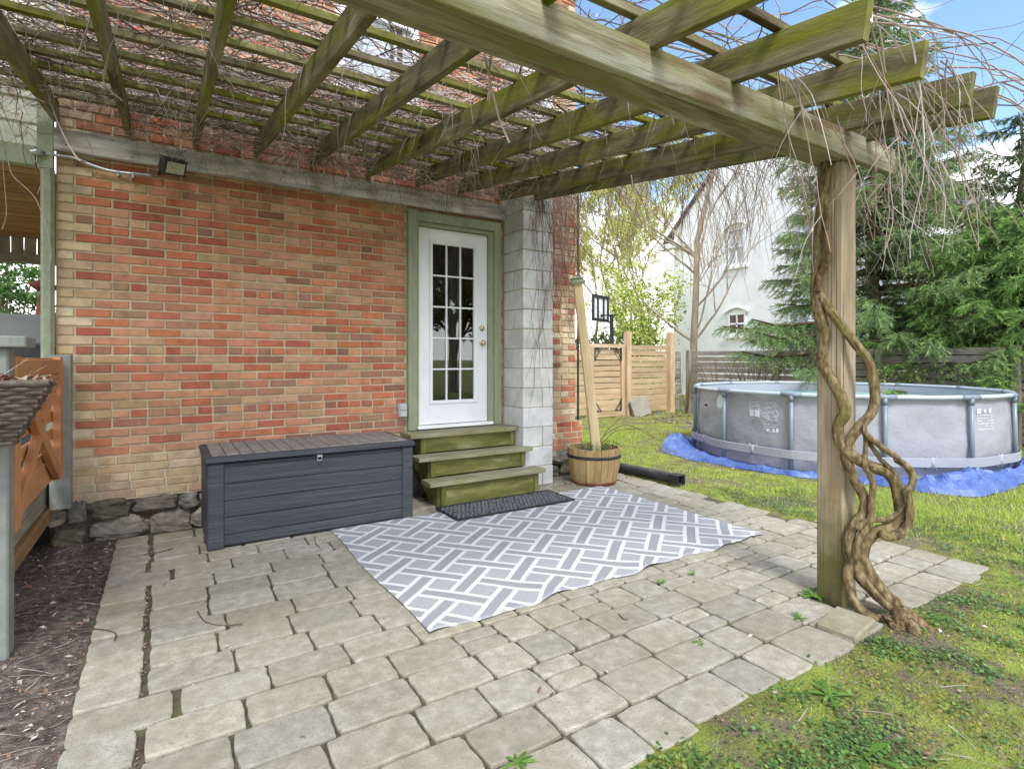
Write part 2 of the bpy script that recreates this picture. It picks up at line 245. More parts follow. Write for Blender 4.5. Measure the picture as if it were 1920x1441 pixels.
# ------------------------------------------------------------------ object helpers
def link(o, mat=None, parent=None):
    COL.objects.link(o)
    if mat is not None and o.data is not None and not o.data.materials: o.data.materials.append(MATS[mat])
    if parent is not None:
        o.parent = parent; o.matrix_parent_inverse = WM(parent).inverted()
    return o
def WM(o):
    return o.matrix_basis.copy()           # matrix_basis is kept in world space for every object here
def tag(o, label=None, cat=None, group=None, kind=None):
    if label: o['label'] = label
    if cat: o['category'] = cat
    if group: o['group'] = group
    if kind: o['kind'] = kind
    return o
def thing(name, loc, label, cat, group=None):
    o = bpy.data.objects.new(name, None); o.location = loc; o.empty_display_size = .2; COL.objects.link(o)
    o.matrix_basis = Matrix.Translation(Vector(loc))
    return tag(o, label, cat, group)
class MB:
    def __init__(s): s.V = []; s.Fc = []; s.C = []
    def add(s, vs, fs, col=None):
        n = len(s.V); s.V += [tuple(v) for v in vs]; s.Fc += [tuple(i+n for i in f) for f in fs]
        s.C += [col or (1, 1, 1)]*len(fs)
    def box(s, x0, x1, y0, y1, z0, z1, col=None, j=0):
        r = lambda: random.uniform(-j, j)
        vs = [(x+r(), y+r(), z+r()) for x in (x0, x1) for y in (y0, y1) for z in (z0, z1)]
        s.add(vs, [(0, 1, 3, 2), (4, 6, 7, 5), (0, 4, 5, 1), (2, 3, 7, 6), (0, 2, 6, 4), (1, 5, 7, 3)], col)
    def cbox(s, x0, x1, y0, y1, z0, z1, c=.004, col=None, j=0):
        """box with all edges chamfered"""
        vs = []; idx = {}
        for ix, x in enumerate((x0, x1)):
            for iy, y in enumerate((y0, y1)):
                for iz, z in enumerate((z0, z1)):
                    sx, sy, sz = (c, -c)[ix], (c, -c)[iy], (c, -c)[iz]
                    d = (random.uniform(-j, j), random.uniform(-j, j), random.uniform(-j, j))
                    for a, off in enumerate(((0, sy, sz), (sx, 0, sz), (sx, sy, 0))):
                        idx[ix, iy, iz, a] = len(vs); vs.append((x+off[0]+d[0], y+off[1]+d[1], z+off[2]+d[2]))
        g = lambda x, y, z, a: idx[x, y, z, a]
        fs = []
        for i in (0, 1):
            f = [g(i, 0, 0, 0), g(i, 1, 0, 0), g(i, 1, 1, 0), g(i, 0, 1, 0)]; fs.append(f if i else f[::-1])
            f = [g(0, i, 0, 1), g(0, i, 1, 1), g(1, i, 1, 1), g(1, i, 0, 1)]; fs.append(f if i else f[::-1])
            f = [g(0, 0, i, 2), g(1, 0, i, 2), g(1, 1, i, 2), g(0, 1, i, 2)]; fs.append(f if i else f[::-1])
        for i in (0, 1):
            for k in (0, 1):
                f = [g(i, k, 0, 0), g(i, k, 1, 0), g(i, k, 1, 1), g(i, k, 0, 1)]; fs.append(f if i != k else f[::-1])
                f = [g(i, 0, k, 0), g(i, 0, k, 2), g(i, 1, k, 2), g(i, 1, k, 0)]; fs.append(f if i != k else f[::-1])
                f = [g(0, i, k, 1), g(1, i, k, 1), g(1, i, k, 2), g(0, i, k, 2)]; fs.append(f if i != k else f[::-1])
                for q in (0, 1):
                    f = [g(i, k, q, 0), g(i, k, q, 1), g(i, k, q, 2)]; fs.append(f if (i+k+q) % 2 == 1 else f[::-1])
        s.add(vs, fs, col)
    def tube(s, pts, rad, n=6, col=None, cap=True):
        pts = [Vector(p) for p in pts]; m = len(pts); base = len(s.V)
        rads = list(rad) if isinstance(rad, (list, tuple)) else [rad]*m
        rads += [rads[-1]]*(m-len(rads))
        t = (pts[1]-pts[0]).normalized(); up = Vector((0, 0, 1)) if abs(t.z) < .9 else Vector((1, 0, 0)); a = t.cross(up).normalized(); vs = []
        for i, p in enumerate(pts):
            if i > 0:
                t = ((pts[min(i+1, m-1)]-pts[i-1])); t = t.normalized() if t.length > 1e-9 else Vector((0, 0, 1))
            a = (a - t*a.dot(t)); a = a.normalized() if a.length > 1e-6 else t.orthogonal().normalized()
            bb = t.cross(a)
            for k in range(n):
                an = 2*PI*k/n; vs.append(p+(a*math.cos(an)+bb*math.sin(an))*rads[i])
        fs = []
        for i in range(m-1):
            for k in range(n):
                fs.append((i*n+k, i*n+(k+1) % n, (i+1)*n+(k+1) % n, (i+1)*n+k))
        if cap and n > 2: fs.append(tuple(range(n))[::-1]); fs.append(tuple(range((m-1)*n, m*n)))
        s.add(vs, fs, col)
    def lathe(s, prof, c, n=24, col=None, a0=0, a1=2*PI):
        full = abs(a1-a0-2*PI) < 1e-6; k = n if full else n+1
        vs = [(c[0]+r*math.cos(a0+(a1-a0)*i/n), c[1]+r*math.sin(a0+(a1-a0)*i/n), c[2]+z) for (r, z) in prof for i in range(k)]
        fs = [(j*k+i, j*k+(i+1) % k, (j+1)*k+(i+1) % k, (j+1)*k+i) for j in range(len(prof)-1) for i in range(n)]
        s.add(vs, fs, col)
    def quad(s, a, b, c, d, col=None): s.add([a, b, c, d], [(0, 1, 2, 3)], col)
    def build(s, name, mat, parent=None, smooth=False, M=None, kind=None, recentre=True):
        me = bpy.data.meshes.new(name); V = np.array(s.V, dtype=float)
        if M is None:
            M = Matrix()
            if recentre:
                lo, hi = V.min(0), V.max(0); c = ((lo[0]+hi[0])/2, (lo[1]+hi[1])/2, lo[2]); V = V-np.array(c); M = Matrix.Translation(c)
        me.from_pydata(V.tolist(), [], s.Fc)
        if any(c != (1, 1, 1) for c in s.C) or mat in ATTR:
            at = me.attributes.new('col', 'FLOAT_COLOR', 'FACE')
            at.data.foreach_set('color', np.array([(*c[:3], 1) for c in s.C], dtype=np.float32).ravel())
        if smooth: me.polygons.foreach_set('use_smooth', [True]*len(me.polygons))
        o = bpy.data.objects.new(name, me); o.matrix_basis = M
        link(o, mat, parent)
        if kind: o['kind'] = kind
        return o
ATTR = {'brick', 'stone', 'block', 'paver', 'vine_bark', 'twig', 'bark', 'wicker', 'leaf', 'needle', 'grass', 'litter'}
def np_mesh(name, V, Fa, cols, mat, parent=None, kind=None):
    """uniform faces from numpy arrays"""
    me = bpy.data.meshes.new(name); nv, (nf, k) = len(V), Fa.shape
    V = np.asarray(V, dtype=np.float64); lo, hi = V.min(0), V.max(0); c = np.array([(lo[0]+hi[0])/2, (lo[1]+hi[1])/2, lo[2]])
    me.vertices.add(nv); me.vertices.foreach_set('co', (V-c).astype(np.float32).ravel())
    me.loops.add(nf*k); me.loops.foreach_set('vertex_index', Fa.astype(np.int32).ravel())
    me.polygons.add(nf); me.polygons.foreach_set('loop_start', np.arange(0, nf*k, k, dtype=np.int32)); me.polygons.foreach_set('loop_total', np.full(nf, k, dtype=np.int32))
    me.update(calc_edges=True)
    at = me.attributes.new('col', 'FLOAT_COLOR', 'FACE'); cc = np.ones((nf, 4), dtype=np.float32); cc[:, :3] = cols; at.data.foreach_set('color', cc.ravel())
    o = bpy.data.objects.new(name, me); o.matrix_basis = Matrix.Translation(Vector(c)); link(o, mat, parent)
    if kind: o['kind'] = kind
    return o
def frame(a, b, up=(0, 0, 1)):
    a, b = Vector(a), Vector(b); x = (b-a).normalized(); z = Vector(up); z = (z-x*z.dot(x)).normalized(); y = z.cross(x)
    M = Matrix((x, y, z)).transposed().to_4x4(); M.translation = a; return M, (b-a).length
def board(name, a, b, w, h, mat, parent=None, up=(0, 0, 1), c=.004, wob=.0015, seg=4, notch=None):
    """a plank from a to b: local X runs along the grain"""
    M, Ln = frame(a, b, up); s = MB(); n = 8; vs = []
    for i in range(seg+1):
        x = Ln*i/seg; dy, dz = random.uniform(-wob, wob), random.uniform(-wob, wob)
        for (y, z) in ((-w/2+c, -h/2), (w/2-c, -h/2), (w/2, -h/2+c), (w/2, h/2-c), (w/2-c, h/2), (-w/2+c, h/2), (-w/2, h/2-c), (-w/2, -h/2+c)):
            vs.append((x, y+dy, z+dz))
    fs = [(i*n+k, (i+1)*n+k, (i+1)*n+(k+1) % n, i*n+(k+1) % n) for i in range(seg) for k in range(n)]
    fs = [f[::-1] for f in fs]
    fs += [tuple(range(n))[::-1], tuple(range(seg*n, (seg+1)*n))]
    s.add(vs, fs)
    return s.build(name, mat, parent, M=M)
def spline(P, k=6):
    P = [Vector(p) for p in P]; Q = [P[0]*2-P[1]]+P+[P[-1]*2-P[-2]]; out = []
    for i in range(1, len(Q)-2):
        for t in range(k):
            t = t/k; a, b, c, d = Q[i-1:i+3]
            out.append(.5*((2*b)+(c-a)*t+(2*a-5*b+4*c-d)*t*t+(3*b-a-3*c+d)*t**3))
    out.append(P[-1]); return out
jit = random.uniform

# ------------------------------------------------------------------ ground
def hgt(x, y): return -.010+.012*noise.noise((x*1.7, y*1.7, 3))+.006*noise.noise((x*7, y*7, 9))
xs = np.concatenate([[-400, -120, -40, -14], np.arange(-6, 13.01, .12), [16, 24, 45, 120, 400]])
ys = np.concatenate([[-400, -120, -40, -12], np.arange(-3, 10.01, .12), [12, 18, 30, 60, 140, 400]])
s = MB(); nx, ny = len(xs), len(ys)
def gz(x, y):
    if -.2 < x < 4.30 and 1.36 < y < 5.2: return -.06
    if -3.5 < x < -.2 and .1 < y < 5.2: return -.10
    return hgt(x, y)
s.add([(x, y, gz(x, y)) for y in ys for x in xs], [(j*nx+i, j*nx+i+1, (j+1)*nx+i+1, (j+1)*nx+i) for j in range(ny-1) for i in range(nx-1)])
tag(s.build('lawn_ground', 'lawn', smooth=True, recentre=False), kind='structure')
s = MB(); bx = np.arange(-3.4, -.27, .06); by = np.arange(.2, 5.0, .06); nx, ny = len(bx), len(by)
def dz(x, y):
    e = min(1, max(0, (-.30-x)/.25))
    return -.03+.03*e+.03*noise.noise((x*2.2, y*2.2, 5))+.012*noise.noise((x*9, y*9, 2))
s.add([(x, y, dz(x, y)) for y in by for x in bx], [(j*nx+i, j*nx+i+1, (j+1)*nx+i+1, (j+1)*nx+i) for j in range(ny-1) for i in range(nx-1)])
tag(s.build('dirt_bed', 'soil', smooth=True), kind='structure')

# ------------------------------------------------------------------ patio of concrete pavers
s = MB(); s.box(-.30, 4.365, 1.30, 4.95, -.045, -.015)
patio = tag(s.build('patio', 'joint_sand'), kind='structure')
def paver(x0, x1, y0, y1, dzv=0, tilt=.003, drop=.06, wide=.0032):
    g = wide; s = MB(); x0 += g+jit(0, .002); x1 -= g+jit(0, .002); y0 += g*1.5+jit(0, .0015); y1 -= g*1.5+jit(0, .0015)
    z = [dzv+jit(-tilt, tilt) for _ in range(4)]; c = .006
    cx, cy = (x0+x1)/2, (y0+y1)/2
    n = 5; ring = []                                 # rounded, slightly uneven outline
    cor = [(x0, y0), (x1, y0), (x1, y1), (x0, y1)]
    for k in range(4):
        a, b = cor[k], cor[(k+1) % 4]
        for i in range(n):
            t = i/n; e = 0 if i == 0 else jit(-.003, .003)
            px, py = a[0]+(b[0]-a[0])*t, a[1]+(b[1]-a[1])*t
            if i == 0: px += (.006 if px < cx else -.006); py += (.006 if py < cy else -.006)
            if k % 2: px += e
            else: py += e
            u, v = (px-x0)/(x1-x0), (py-y0)/(y1-y0)
            ring.append((px, py, z[0]*(1-u)*(1-v)+z[1]*u*(1-v)+z[2]*u*v+z[3]*(1-u)*v))
    m_ = len(ring); sc = lambda p, d: (p[0]+(d if p[0] < cx-.02 else -d if p[0] > cx+.02 else 0), p[1]+(d if p[1] < cy-.02 else -d if p[1] > cy+.02 else 0))
    top = [(*sc(p, c), p[2]) for p in ring]; mid = [(*sc(p, c*.3), p[2]-.002) for p in ring]; edge = [(p[0], p[1], p[2]-.008) for p in ring]; bot = [(p[0], p[1], p[2]-drop) for p in ring]
    fs = [tuple(range(m_))]
    for r in range(3):
        fs += [(r*m_+i, (r+1)*m_+i, (r+1)*m_+(i+1) % m_, r*m_+(i+1) % m_) for i in range(m_)]
    v = jit(.86, 1.12); w = jit(-.03, .05)
    s.add(top+mid+edge+bot, fs, (v, v*(1-w*.3), v*(1-w)))
    return s.build('paver', 'paver', patio)
row_y = [4.86-.2095*k+(jit(-.006, .006) if 0 < k < 17 else 0) for k in range(18)]
row_y[-1] = 1.30
random.seed(21)
npv = 0
PX0, PX1 = 3.005, 3.175
for r in range(len(row_y)-1):
    y1, y0 = row_y[r], row_y[r+1]
    xx = [-.295, -.085+jit(-.012, .012)]
    if r in (4, 11): xx = [-.295, .03]
    x = xx[-1]+(.016 if len(xx) == 2 else 0)
    cuts = [(xx[0], xx[1])]
    while x < 4.2:
        mixz = x > 1.1 and y0 < 2.4 or x > 3.2
        w = random.choice([.212, .212, .318, .212, .318]) if mixz else random.choice([.318, .318, .30, .265, .318])
        if x+w > 4.24: w = 4.36-x
        cuts.append((x, x+w)); x += w
    for (a, b) in cuts:
        if a < 2.98 and 1.88 < b and y0 > 4.36: 
            if a > 1.95 and b < 3.0: continue        # wholly under the steps
        if y0 < 1.66 and y1 > 1.505 and b > PX0-.01 and a < PX1+.01:     # cut round the post
            for (p, q) in ((a, PX0-.012), (PX1+.012, b)):
                if q-p > .06: paver(p, q, y0, y1, wide=.006); npv += 1
            continue
        edge = r == len(row_y)-2
        half = (not edge) and b-a < .23 and random.random() < (.42 if a > 1.1 else .05)
        if half:
            ym = (y0+y1)/2; paver(a, b, y0, ym); paver(a, b, ym, y1); npv += 2
        else:
            paver(a, b, y0-(jit(0, .035) if edge else 0), y1, jit(-.003, .004)); npv += 1

s = MB(); s.cbox(-.12, .12, -.09, .09, -.03, .022, .008, (.9, .86, .74), .002)
s.build('paver', 'paver', patio, M=Matrix.Translation((2.79, 1.385, .012)) @ Matrix.Rotation(.10, 4, 'Z') @ Matrix.Rotation(-.06, 4, 'Y'))

# ------------------------------------------------------------------ brick house
random.seed(3)
house = thing('brick_house', (1.7, 5.2, 0), 'old red brick house wall with buff corner bricks and a stone base', 'house')
WX0, WX1, WT = -.655, 4.04, 5.62
s = MB(); Y0 = 5.0125
DX0, DX1, DZ1 = 1.99, 2.98, 2.70          # opening behind the door casing
UX0, UX1, UZ0, UZ1 = 1.30, 2.08, 3.72, 5.25   # upper window opening
def slab(x0, x1, z0, z1): s.box(x0, x1, Y0, Y0+.28, z0, z1)
slab(WX0+.004, UX0, -.1, WT); slab(UX0, DX0, -.1, UZ0); slab(UX0, UX1, UZ1, WT); slab(DX0, UX1, DZ1, UZ0); slab(UX1, DX1, DZ1, WT); slab(DX1, WX1-.004, -.1, WT)
s.build('mortar_wall', 'mortar', house)
s = MB(); s.box(WX0+.02, WX1-.02, 5.9, 9.2, -.1, WT); s.build('house_body', 'far_brick', house)
s = MB(); s.box(WX0+.003, WX0+.02, 5.29, 9.2, -.1, WT-.01); s.box(WX1-.02, WX1-.003, 5.29, 9.2, -.1, WT-.01); s.build('side_wall', 'far_brick', house)
RED = [(.42, .15, .085), (.45, .19, .115), (.36, .115, .07), (.47, .225, .135), (.34, .13, .085), (.41, .19, .115), (.43, .16, .085), (.33, .17, .115), (.44, .24, .15)]
BROWN = [(.27, .14, .09), (.32, .20, .12), (.40, .27, .15), (.23, .11, .08)]
BUFF = [(.54, .41, .265), (.49, .36, .225), (.58, .47, .32), (.47, .36, .245)]
MID = [(.45, .28, .165), (.47, .25, .145), (.43, .27, .17)]
def vary(c, k=.1):
    v = 1+jit(-k, k); return (c[0]*v*(1+jit(-.03, .03)), c[1]*v*(1+jit(-.05, .05)), c[2]*v*(1+jit(-.06, .06)))
def brick_mesh(x0, x1, z0, z1, yf, col):
    s = MB(); c = .0035; j = .0016; r = lambda a=j: jit(-a, a)
    tl = jit(-.002, .002)
    b = [(x0+r(), yf+.005, z0+r()), (x1+r(), yf+.005, z0+r()), (x1+r(), yf+.005, z1+r()), (x0+r(), yf+.005, z1+r())]
    f = [(b[0][0]+c, yf+r(.001), b[0][2]+c), (b[1][0]-c, yf+tl, b[1][2]+c), (b[2][0]-c, yf+tl, b[2][2]-c), (b[3][0]+c, yf+r(.001), b[3][2]-c)]
    k = [(p[0], 5.02, p[2]) for p in b]
    s.add(f+b+k, [(0, 1, 2, 3)]+[(4+i, 4+(i+1) % 4, (i+1) % 4, i) for i in range(4)]+[(8+i, 8+(i+1) % 4, 4+(i+1) % 4, 4+i) for i in range(4)], col)
    return s
bricks = []
RH, BL, HB, JO = .0675, .2175, .109, .0135
HOLES = [(1.955, 3.015, 0, 2.735), (3.045, 3.415, 0, 9), (UX0-.02, UX1+.02, UZ0-.05, UZ1+.05)]
def put(x0, x1, z, pal, yf, h=RH):
    z0, z1 = z+JO/2, z+h-JO/2
    segs = [(x0+JO/2, x1-JO/2)]
    for (a, b, c, d) in HOLES:
        if z1 > c and z0 < d:
            ns = []
            for (p, q) in segs:
                if q <= a or p >= b: ns.append((p, q)); continue
                if p < a-.02: ns.append((p, a))
                if q > b+.02: ns.append((b, q))
            segs = ns
    for (p, q) in segs:
        if q-p < .015: continue
        bricks.append((p, q, z0, z1, yf+jit(-.0025, .003), vary(random.choice(pal))))
nrow = int((WT-.585)/RH)
for k in range(nrow):
    z = .585+k*RH; header = k % 7 == 4; odd = k % 2
    x = WX0; q = HB if odd else BL
    put(x, x+q, z, BUFF, 5.0); x += q
    off = 0
    RB = RED*4+BROWN+MID*3
    xr = WX1-(BL if odd else HB)
    while x < xr-.03:
        L_ = HB if header else BL*jit(.985, 1.015)
        if x+L_ > xr-.05: L_ = xr-x
        pal = RB
        if x > 3.38: pal = RED+BUFF*2+BROWN
        put(x, x+L_, z, pal, 5.0); x += L_
    put(xr, WX1, z, BUFF+RED[:2], 5.0)
# projecting buff plinth courses
PL = []
for k in range(5):
    z = .27+k*.063
    x = WX0+jit(0, .05)
    while x < WX1+.05:
        L_ = BL if k % 2 else random.choice([HB, BL])
        for (a, b) in ((x, min(x+L_, 1.955)), (max(x, 3.42), min(x+L_, WX1+.06))):
            if x+L_ > a and b-a > .04: PL.append((a+JO/2, b-JO/2, z+.004, z+.059, 4.955+jit(-.004, .004), vary(random.choice(BUFF if a < 3 else BUFF+RED[:4]), .14)))
        x += L_
bricks += PL
def parea(b):
    d = depth(((b[0]+b[1])/2, b[4])); cx_ = CX+F*(CS*(b[0]+b[1])/2-SN*b[4])/d; cy_ = HY-F*(b[2]-EYE)/d
    vis = 95 < cx_ < 1100 and 300 < cy_ < 960 and not (380 < cx_ < 770 and cy_ > 850)
    return (b[1]-b[0])*(b[3]-b[2])/d**2*(1 if vis else .02)
order = sorted(range(len(bricks)), key=lambda i: -parea(bricks[i]))
rest = MB()
for n_, i in enumerate(order):
    b = bricks[i]; sm = brick_mesh(*b)
    if n_ < 300: sm.build('brick', 'brick', house)
    else: rest.add(sm.V, sm.Fc, b[5])
rest.build('brickwork', 'brick', house, kind='stuff')
for a_, b_ in ((WX0-.006, 1.955), (3.42, WX1+.055)):
    s = MB(); s.box(a_, b_, 4.962, 5.02, .26, .583); s.build('plinth_mortar', 'mortar', house)
# rubble stone base
random.seed(12)
def rock(name, c, sx, sy, sz, parent, mat='stone', col=None, ex=.62, rough_=1.0):
    s = MB(); seed = random.random()*100; n, m_ = 11, 18; vs = []
    for i in range(n+1):
        th = PI*i/n
        for k in range(m_):
            ph = 2*PI*k/m_; d = Vector((math.sin(th)*math.cos(ph), math.sin(th)*math.sin(ph), math.cos(th)))
            e = Vector([math.copysign(abs(v)**ex, v) for v in d])
            nn = 1+rough_*(.26*noise.noise(e*1.9+Vector((seed, 0, 0)))+.16*noise.noise(e*4.5+Vector((0, seed, 0)))+.05*noise.noise(e*12+Vector((0, 0, seed))))
            vs.append((c[0]+e.x*sx*nn, c[1]+e.y*sy*nn, c[2]+e.z*sz*nn))
    fs = [(i*m_+k, (i+1)*m_+k, (i+1)*m_+(k+1) % m_, i*m_+(k+1) % m_) for i in range(n) for k in range(m_)]
    s.add(vs, fs, col or (1, 1, 1))
    return s.build(name, mat, parent)
def stone_run(x0, x1, z0, z1, hh):
    x = x0
    while x < x1:
        w = random.choice([jit(.09, .14), jit(.18, .30), jit(.24, .36)]); w = min(w, x1-x+.03); h = hh*jit(.75, 1.18)
        v = jit(.55, 1.35); col = (v, v*.97, v*random.choice([.78, .88, 1.02]))
        rock('foundation_stone', (x+w/2, 4.985, z0+hh/2+jit(-.012, .012)), w/2*.98, jit(.06, .10), h/2*.98, house, col=col); x += w
stone_run(-.70, 1.95, .135, .27, .13); stone_run(-.66, 1.95, -.04, .135, .175); stone_run(3.43, 4.08, .12, .27, .145); stone_run(3.43, 4.08, -.03, .12, .15)
s = MB(); s.box(WX0, WX1, 4.985, 5.1, -.1, .265); s.build('foundation_core', 'joint_sand', house)

# door: slab, casing, fifteen panes
random.seed(5)
door = None
dx0, dx1, dzb, dzt = 2.081, 2.851, .652, 2.583
gx0, gx1, gz0, gz1 = 2.232, 2.695, .885, 2.432
s = MB()
s.cbox(dx0, gx0-.03, 5.0, 5.044, dzb, dzt, .002); s.cbox(gx1+.03, dx1, 5.0, 5.044, dzb, dzt, .002)
s.box(gx0-.03, gx1+.03, 5.001, 5.043, dzb+.002, gz0-.03); s.box(gx0-.03, gx1+.03, 5.001, 5.043, gz1+.03, dzt-.002)
door = s.build('door', 'white_paint', house)
s = MB(); t_ = .034
for (a, b, c, d) in ((gx0-t_, gx0, gz0-t_, gz1+t_), (gx1, gx1+t_, gz0-t_, gz1+t_)): s.cbox(a, b, 4.988, 5.02, c, d, .004)
for (c, d) in ((gz0-t_, gz0), (gz1, gz1+t_)): s.cbox(gx0+.0005, gx1-.0005, 4.989, 5.02, c, d, .004)
s.build('glazing_frame', 'white_paint', door)
cw, ch = (gx1-gx0)/3, (gz1-gz0)/5
for i in (1, 2):
    s = MB(); s.cbox(gx0+i*cw-.008, gx0+i*cw+.008, 4.997, 5.018, gz0, gz1, .003); s.build('muntin', 'white_paint', door)
for k in range(1, 5):
    s = MB(); s.cbox(gx0, gx1, 4.9985, 5.0165, gz0+k*ch-.008, gz0+k*ch+.008, .003); s.build('muntin', 'white_paint', door)
for i in range(3):
    for k in range(5):
        s = MB(); s.box(gx0+i*cw+.001, gx0+(i+1)*cw-.001, 5.012, 5.015, gz0+k*ch+.001, gz0+(k+1)*ch-.001); o = s.build('pane', 'pane_glass', door)
s = MB(); s.lathe([(0, -.052), (.018, -.05), (.027, -.035), (.024, -.018), (.012, -.012), (.012, -.004), (.03, -.003), (.032, 0)], (0, 0, 0), 20)
s.build('door_knob', 'brass', door, True, M=Matrix.Translation((2.79, 5.0, 1.462)) @ Matrix.Rotation(-PI/2, 4, 'X'))
s = MB(); s.lathe([(0, -.02), (.02, -.02), (.024, -.012), (.03, -.004), (.031, 0)], (0, 0, 0), 20)
s.build('deadbolt', 'brass', door, True, M=Matrix.Translation((2.79, 5.0, 1.615)) @ Matrix.Rotation(-PI/2, 4, 'X'))
cas = MB(); cas.cbox(1.966, 2.052, 4.955, 5.02, .608, 2.724, .006); cas.cbox(2.918, 3.004, 4.955, 5.02, .608, 2.724, .006); cas.cbox(2.0525, 2.9175, 4.956, 5.02, 2.63, 2.723, .006)
casing = cas.build('door_frame', 'green_paint', house)
s = MB(); s.cbox(2.053, 2.079, 4.972, 5.06, .62, 2.63, .004); s.cbox(2.853, 2.917, 4.972, 5.06, .62, 2.63, .004); s.cbox(2.0795, 2.8525, 4.973, 5.06, 2.587, 2.629, .004)
s.build('door_jamb', 'green_paint', casing)
s = MB(); s.cbox(2.06, 2.90, 4.94, 5.07, .616, .646, .004); s.build('threshold', 'white_trim', house)
# room seen through the panes, its dimness put into near-black walls
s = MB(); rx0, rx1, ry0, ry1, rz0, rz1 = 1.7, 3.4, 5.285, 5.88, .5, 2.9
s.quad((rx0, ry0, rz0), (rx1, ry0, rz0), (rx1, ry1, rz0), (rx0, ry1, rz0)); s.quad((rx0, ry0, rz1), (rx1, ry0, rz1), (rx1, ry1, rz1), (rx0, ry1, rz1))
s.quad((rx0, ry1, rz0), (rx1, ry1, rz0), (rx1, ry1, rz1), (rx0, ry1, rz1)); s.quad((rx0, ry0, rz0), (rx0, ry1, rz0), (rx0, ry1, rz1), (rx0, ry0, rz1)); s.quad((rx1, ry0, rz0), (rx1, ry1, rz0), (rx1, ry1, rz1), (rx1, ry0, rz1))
s.build('room', 'painted_dark', house)
s = MB()
for i in range(15):
    x = 2.54+i*.012; s.add([(x, 5.3+.012*math.sin(i*2.1), .95), (x+.012, 5.3+.012*math.sin((i+1)*2.1), .95), (x+.012, 5.3+.012*math.sin((i+1)*2.1), 2.5), (x, 5.3+.012*math.sin(i*2.1), 2.5)], [(0, 1, 2, 3)])
s.build('reflection_strip', 'reflection_strip', house)  # pale folds put in for the post's bright reflection in the panes
# upper window, seen between the rafters
s = MB()
for (a, b, c, d) in ((UX0, UX0+.07, UZ0, UZ1), (UX1-.07, UX1, UZ0, UZ1), (UX0+.0705, UX1-.0705, UZ0, UZ0+.07), (UX0+.0705, UX1-.0705, UZ1-.07, UZ1), (UX0+.0705, UX1-.0705, 4.45, 4.50)): s.cbox(a, b, 4.985, 5.06, c, d, .005)
win = s.build('window', 'white_trim', house)
s = MB(); s.box(UX0+.07, UX1-.07, 5.03, 5.035, UZ0+.07, UZ1-.07); s.build('pane', 'old_glass', win)
s = MB(); s.box(UX1-.20, UX1-.15, 5.022, 5.03, UZ0+.07, UZ1-.07); s.box(UX1-.27, UX1-.24, 5.022, 5.03, UZ0+.07, UZ1-.07); s.build('sash_bar', 'dark_metal', win)
s = MB(); s.cbox(UX0-.06, UX1+.06, 4.94, 5.05, UZ0-.05, UZ0-.002, .006); s.build('sill', 'white_trim', win)
# outlet box, floodlight, conduit, cable at the corner
out = thing('outlet_box', (1.905, 4.98, .75), 'small grey outdoor outlet box on brick beside the door', 'outlet')
s = MB(); s.cbox(1.865, 1.945, 4.93, 4.998, .745, .875, .008); s.build('box_body', 'grey_plastic', out)
s = MB(); s.cbox(1.873, 1.937, 4.918, 4.9295, .753, .805, .004); s.build('cover_flap', 'grey_plastic', out)
s = MB(); s.cbox(1.873, 1.937, 4.918, 4.9295, .815, .867, .004); s.build('cover_flap', 'grey_plastic', out)
fl = thing('floodlight', (.02, 4.93, 2.68), 'dark rectangular floodlight with pale lens below the ledger board', 'light')
Mf = Matrix.Translation((.04, 4.86, 2.745)) @ Matrix.Rotation(math.radians(38), 4, 'Z') @ Matrix.Rotation(math.radians(26), 4, 'X') @ Matrix.Rotation(math.radians(-8), 4, 'Y')
s = MB(); s.add([(-.085, -.05, -.055), (.085, -.05, -.055), (.085, -.05, .055), (-.085, -.05, .055), (-.06, .05, -.035), (.06, .05, -.035), (.06, .05, .04), (-.06, .05, .04)],
    [(0, 1, 2, 3), (5, 4, 7, 6), (4, 5, 1, 0), (1, 5, 6, 2), (2, 6, 7, 3), (4, 0, 3, 7)]); s.build('housing', 'dark_metal', fl, M=Mf)
s = MB(); s.cbox(-.07, .07, -.055, -.0505, -.042, .042, .002); s.build('lens', 'lens_glass', fl, M=Mf)
s = MB(); s.cbox(-.092, .092, -.06, .02, .056, .063, .002); s.build('visor', 'dark_metal', fl, M=Mf)
s = MB(); s.tube([(-.04, 4.99, 2.71), (-.02, 4.93, 2.725), (.0, 4.9, 2.74)], .014, 8); s.build('bracket', 'dark_metal', fl)
cd = thing('conduit', (-.4, 4.96, 2.6), 'bent galvanised conduit running along brick to the floodlight', 'pipe')
pts = [pY(78, 287, 4.93), pY(105, 291, 4.955), pY(140, 297, 4.965), pY(175, 311, 4.965), pY(215, 322, 4.965), pY(285, 329, 4.965)]
s = MB(); s.tube(spline(pts, 8), .011, 10); s.build('pipe', 'galvanised', cd, True)
s = MB(); s.tube([pY(56, 283, 4.90), pY(66, 285, 4.91), pY(84, 288, 4.93)], [.012, .024, .017], 10); s.build('elbow_fitting', 'galvanised', cd, True)
for px, py in ((222, 324), (250, 327)):
    p = pY(px, py, 4.965); s = MB(); s.cbox(p.x-.008, p.x+.008, 4.950, 4.995, p.z-.03, p.z+.016, .003); s.build('pipe_strap', 'galvanised', cd)
s = MB(); s.tube([(4.062, 4.99, z+.0) for z in np.arange(.5, 3.2, .15)], [.013+.002*math.sin(i*3) for i in range(18)], 8)
tag(s.build('downpipe', 'black_plastic'), 'thin black pipe running down the far brick corner', 'pipe')

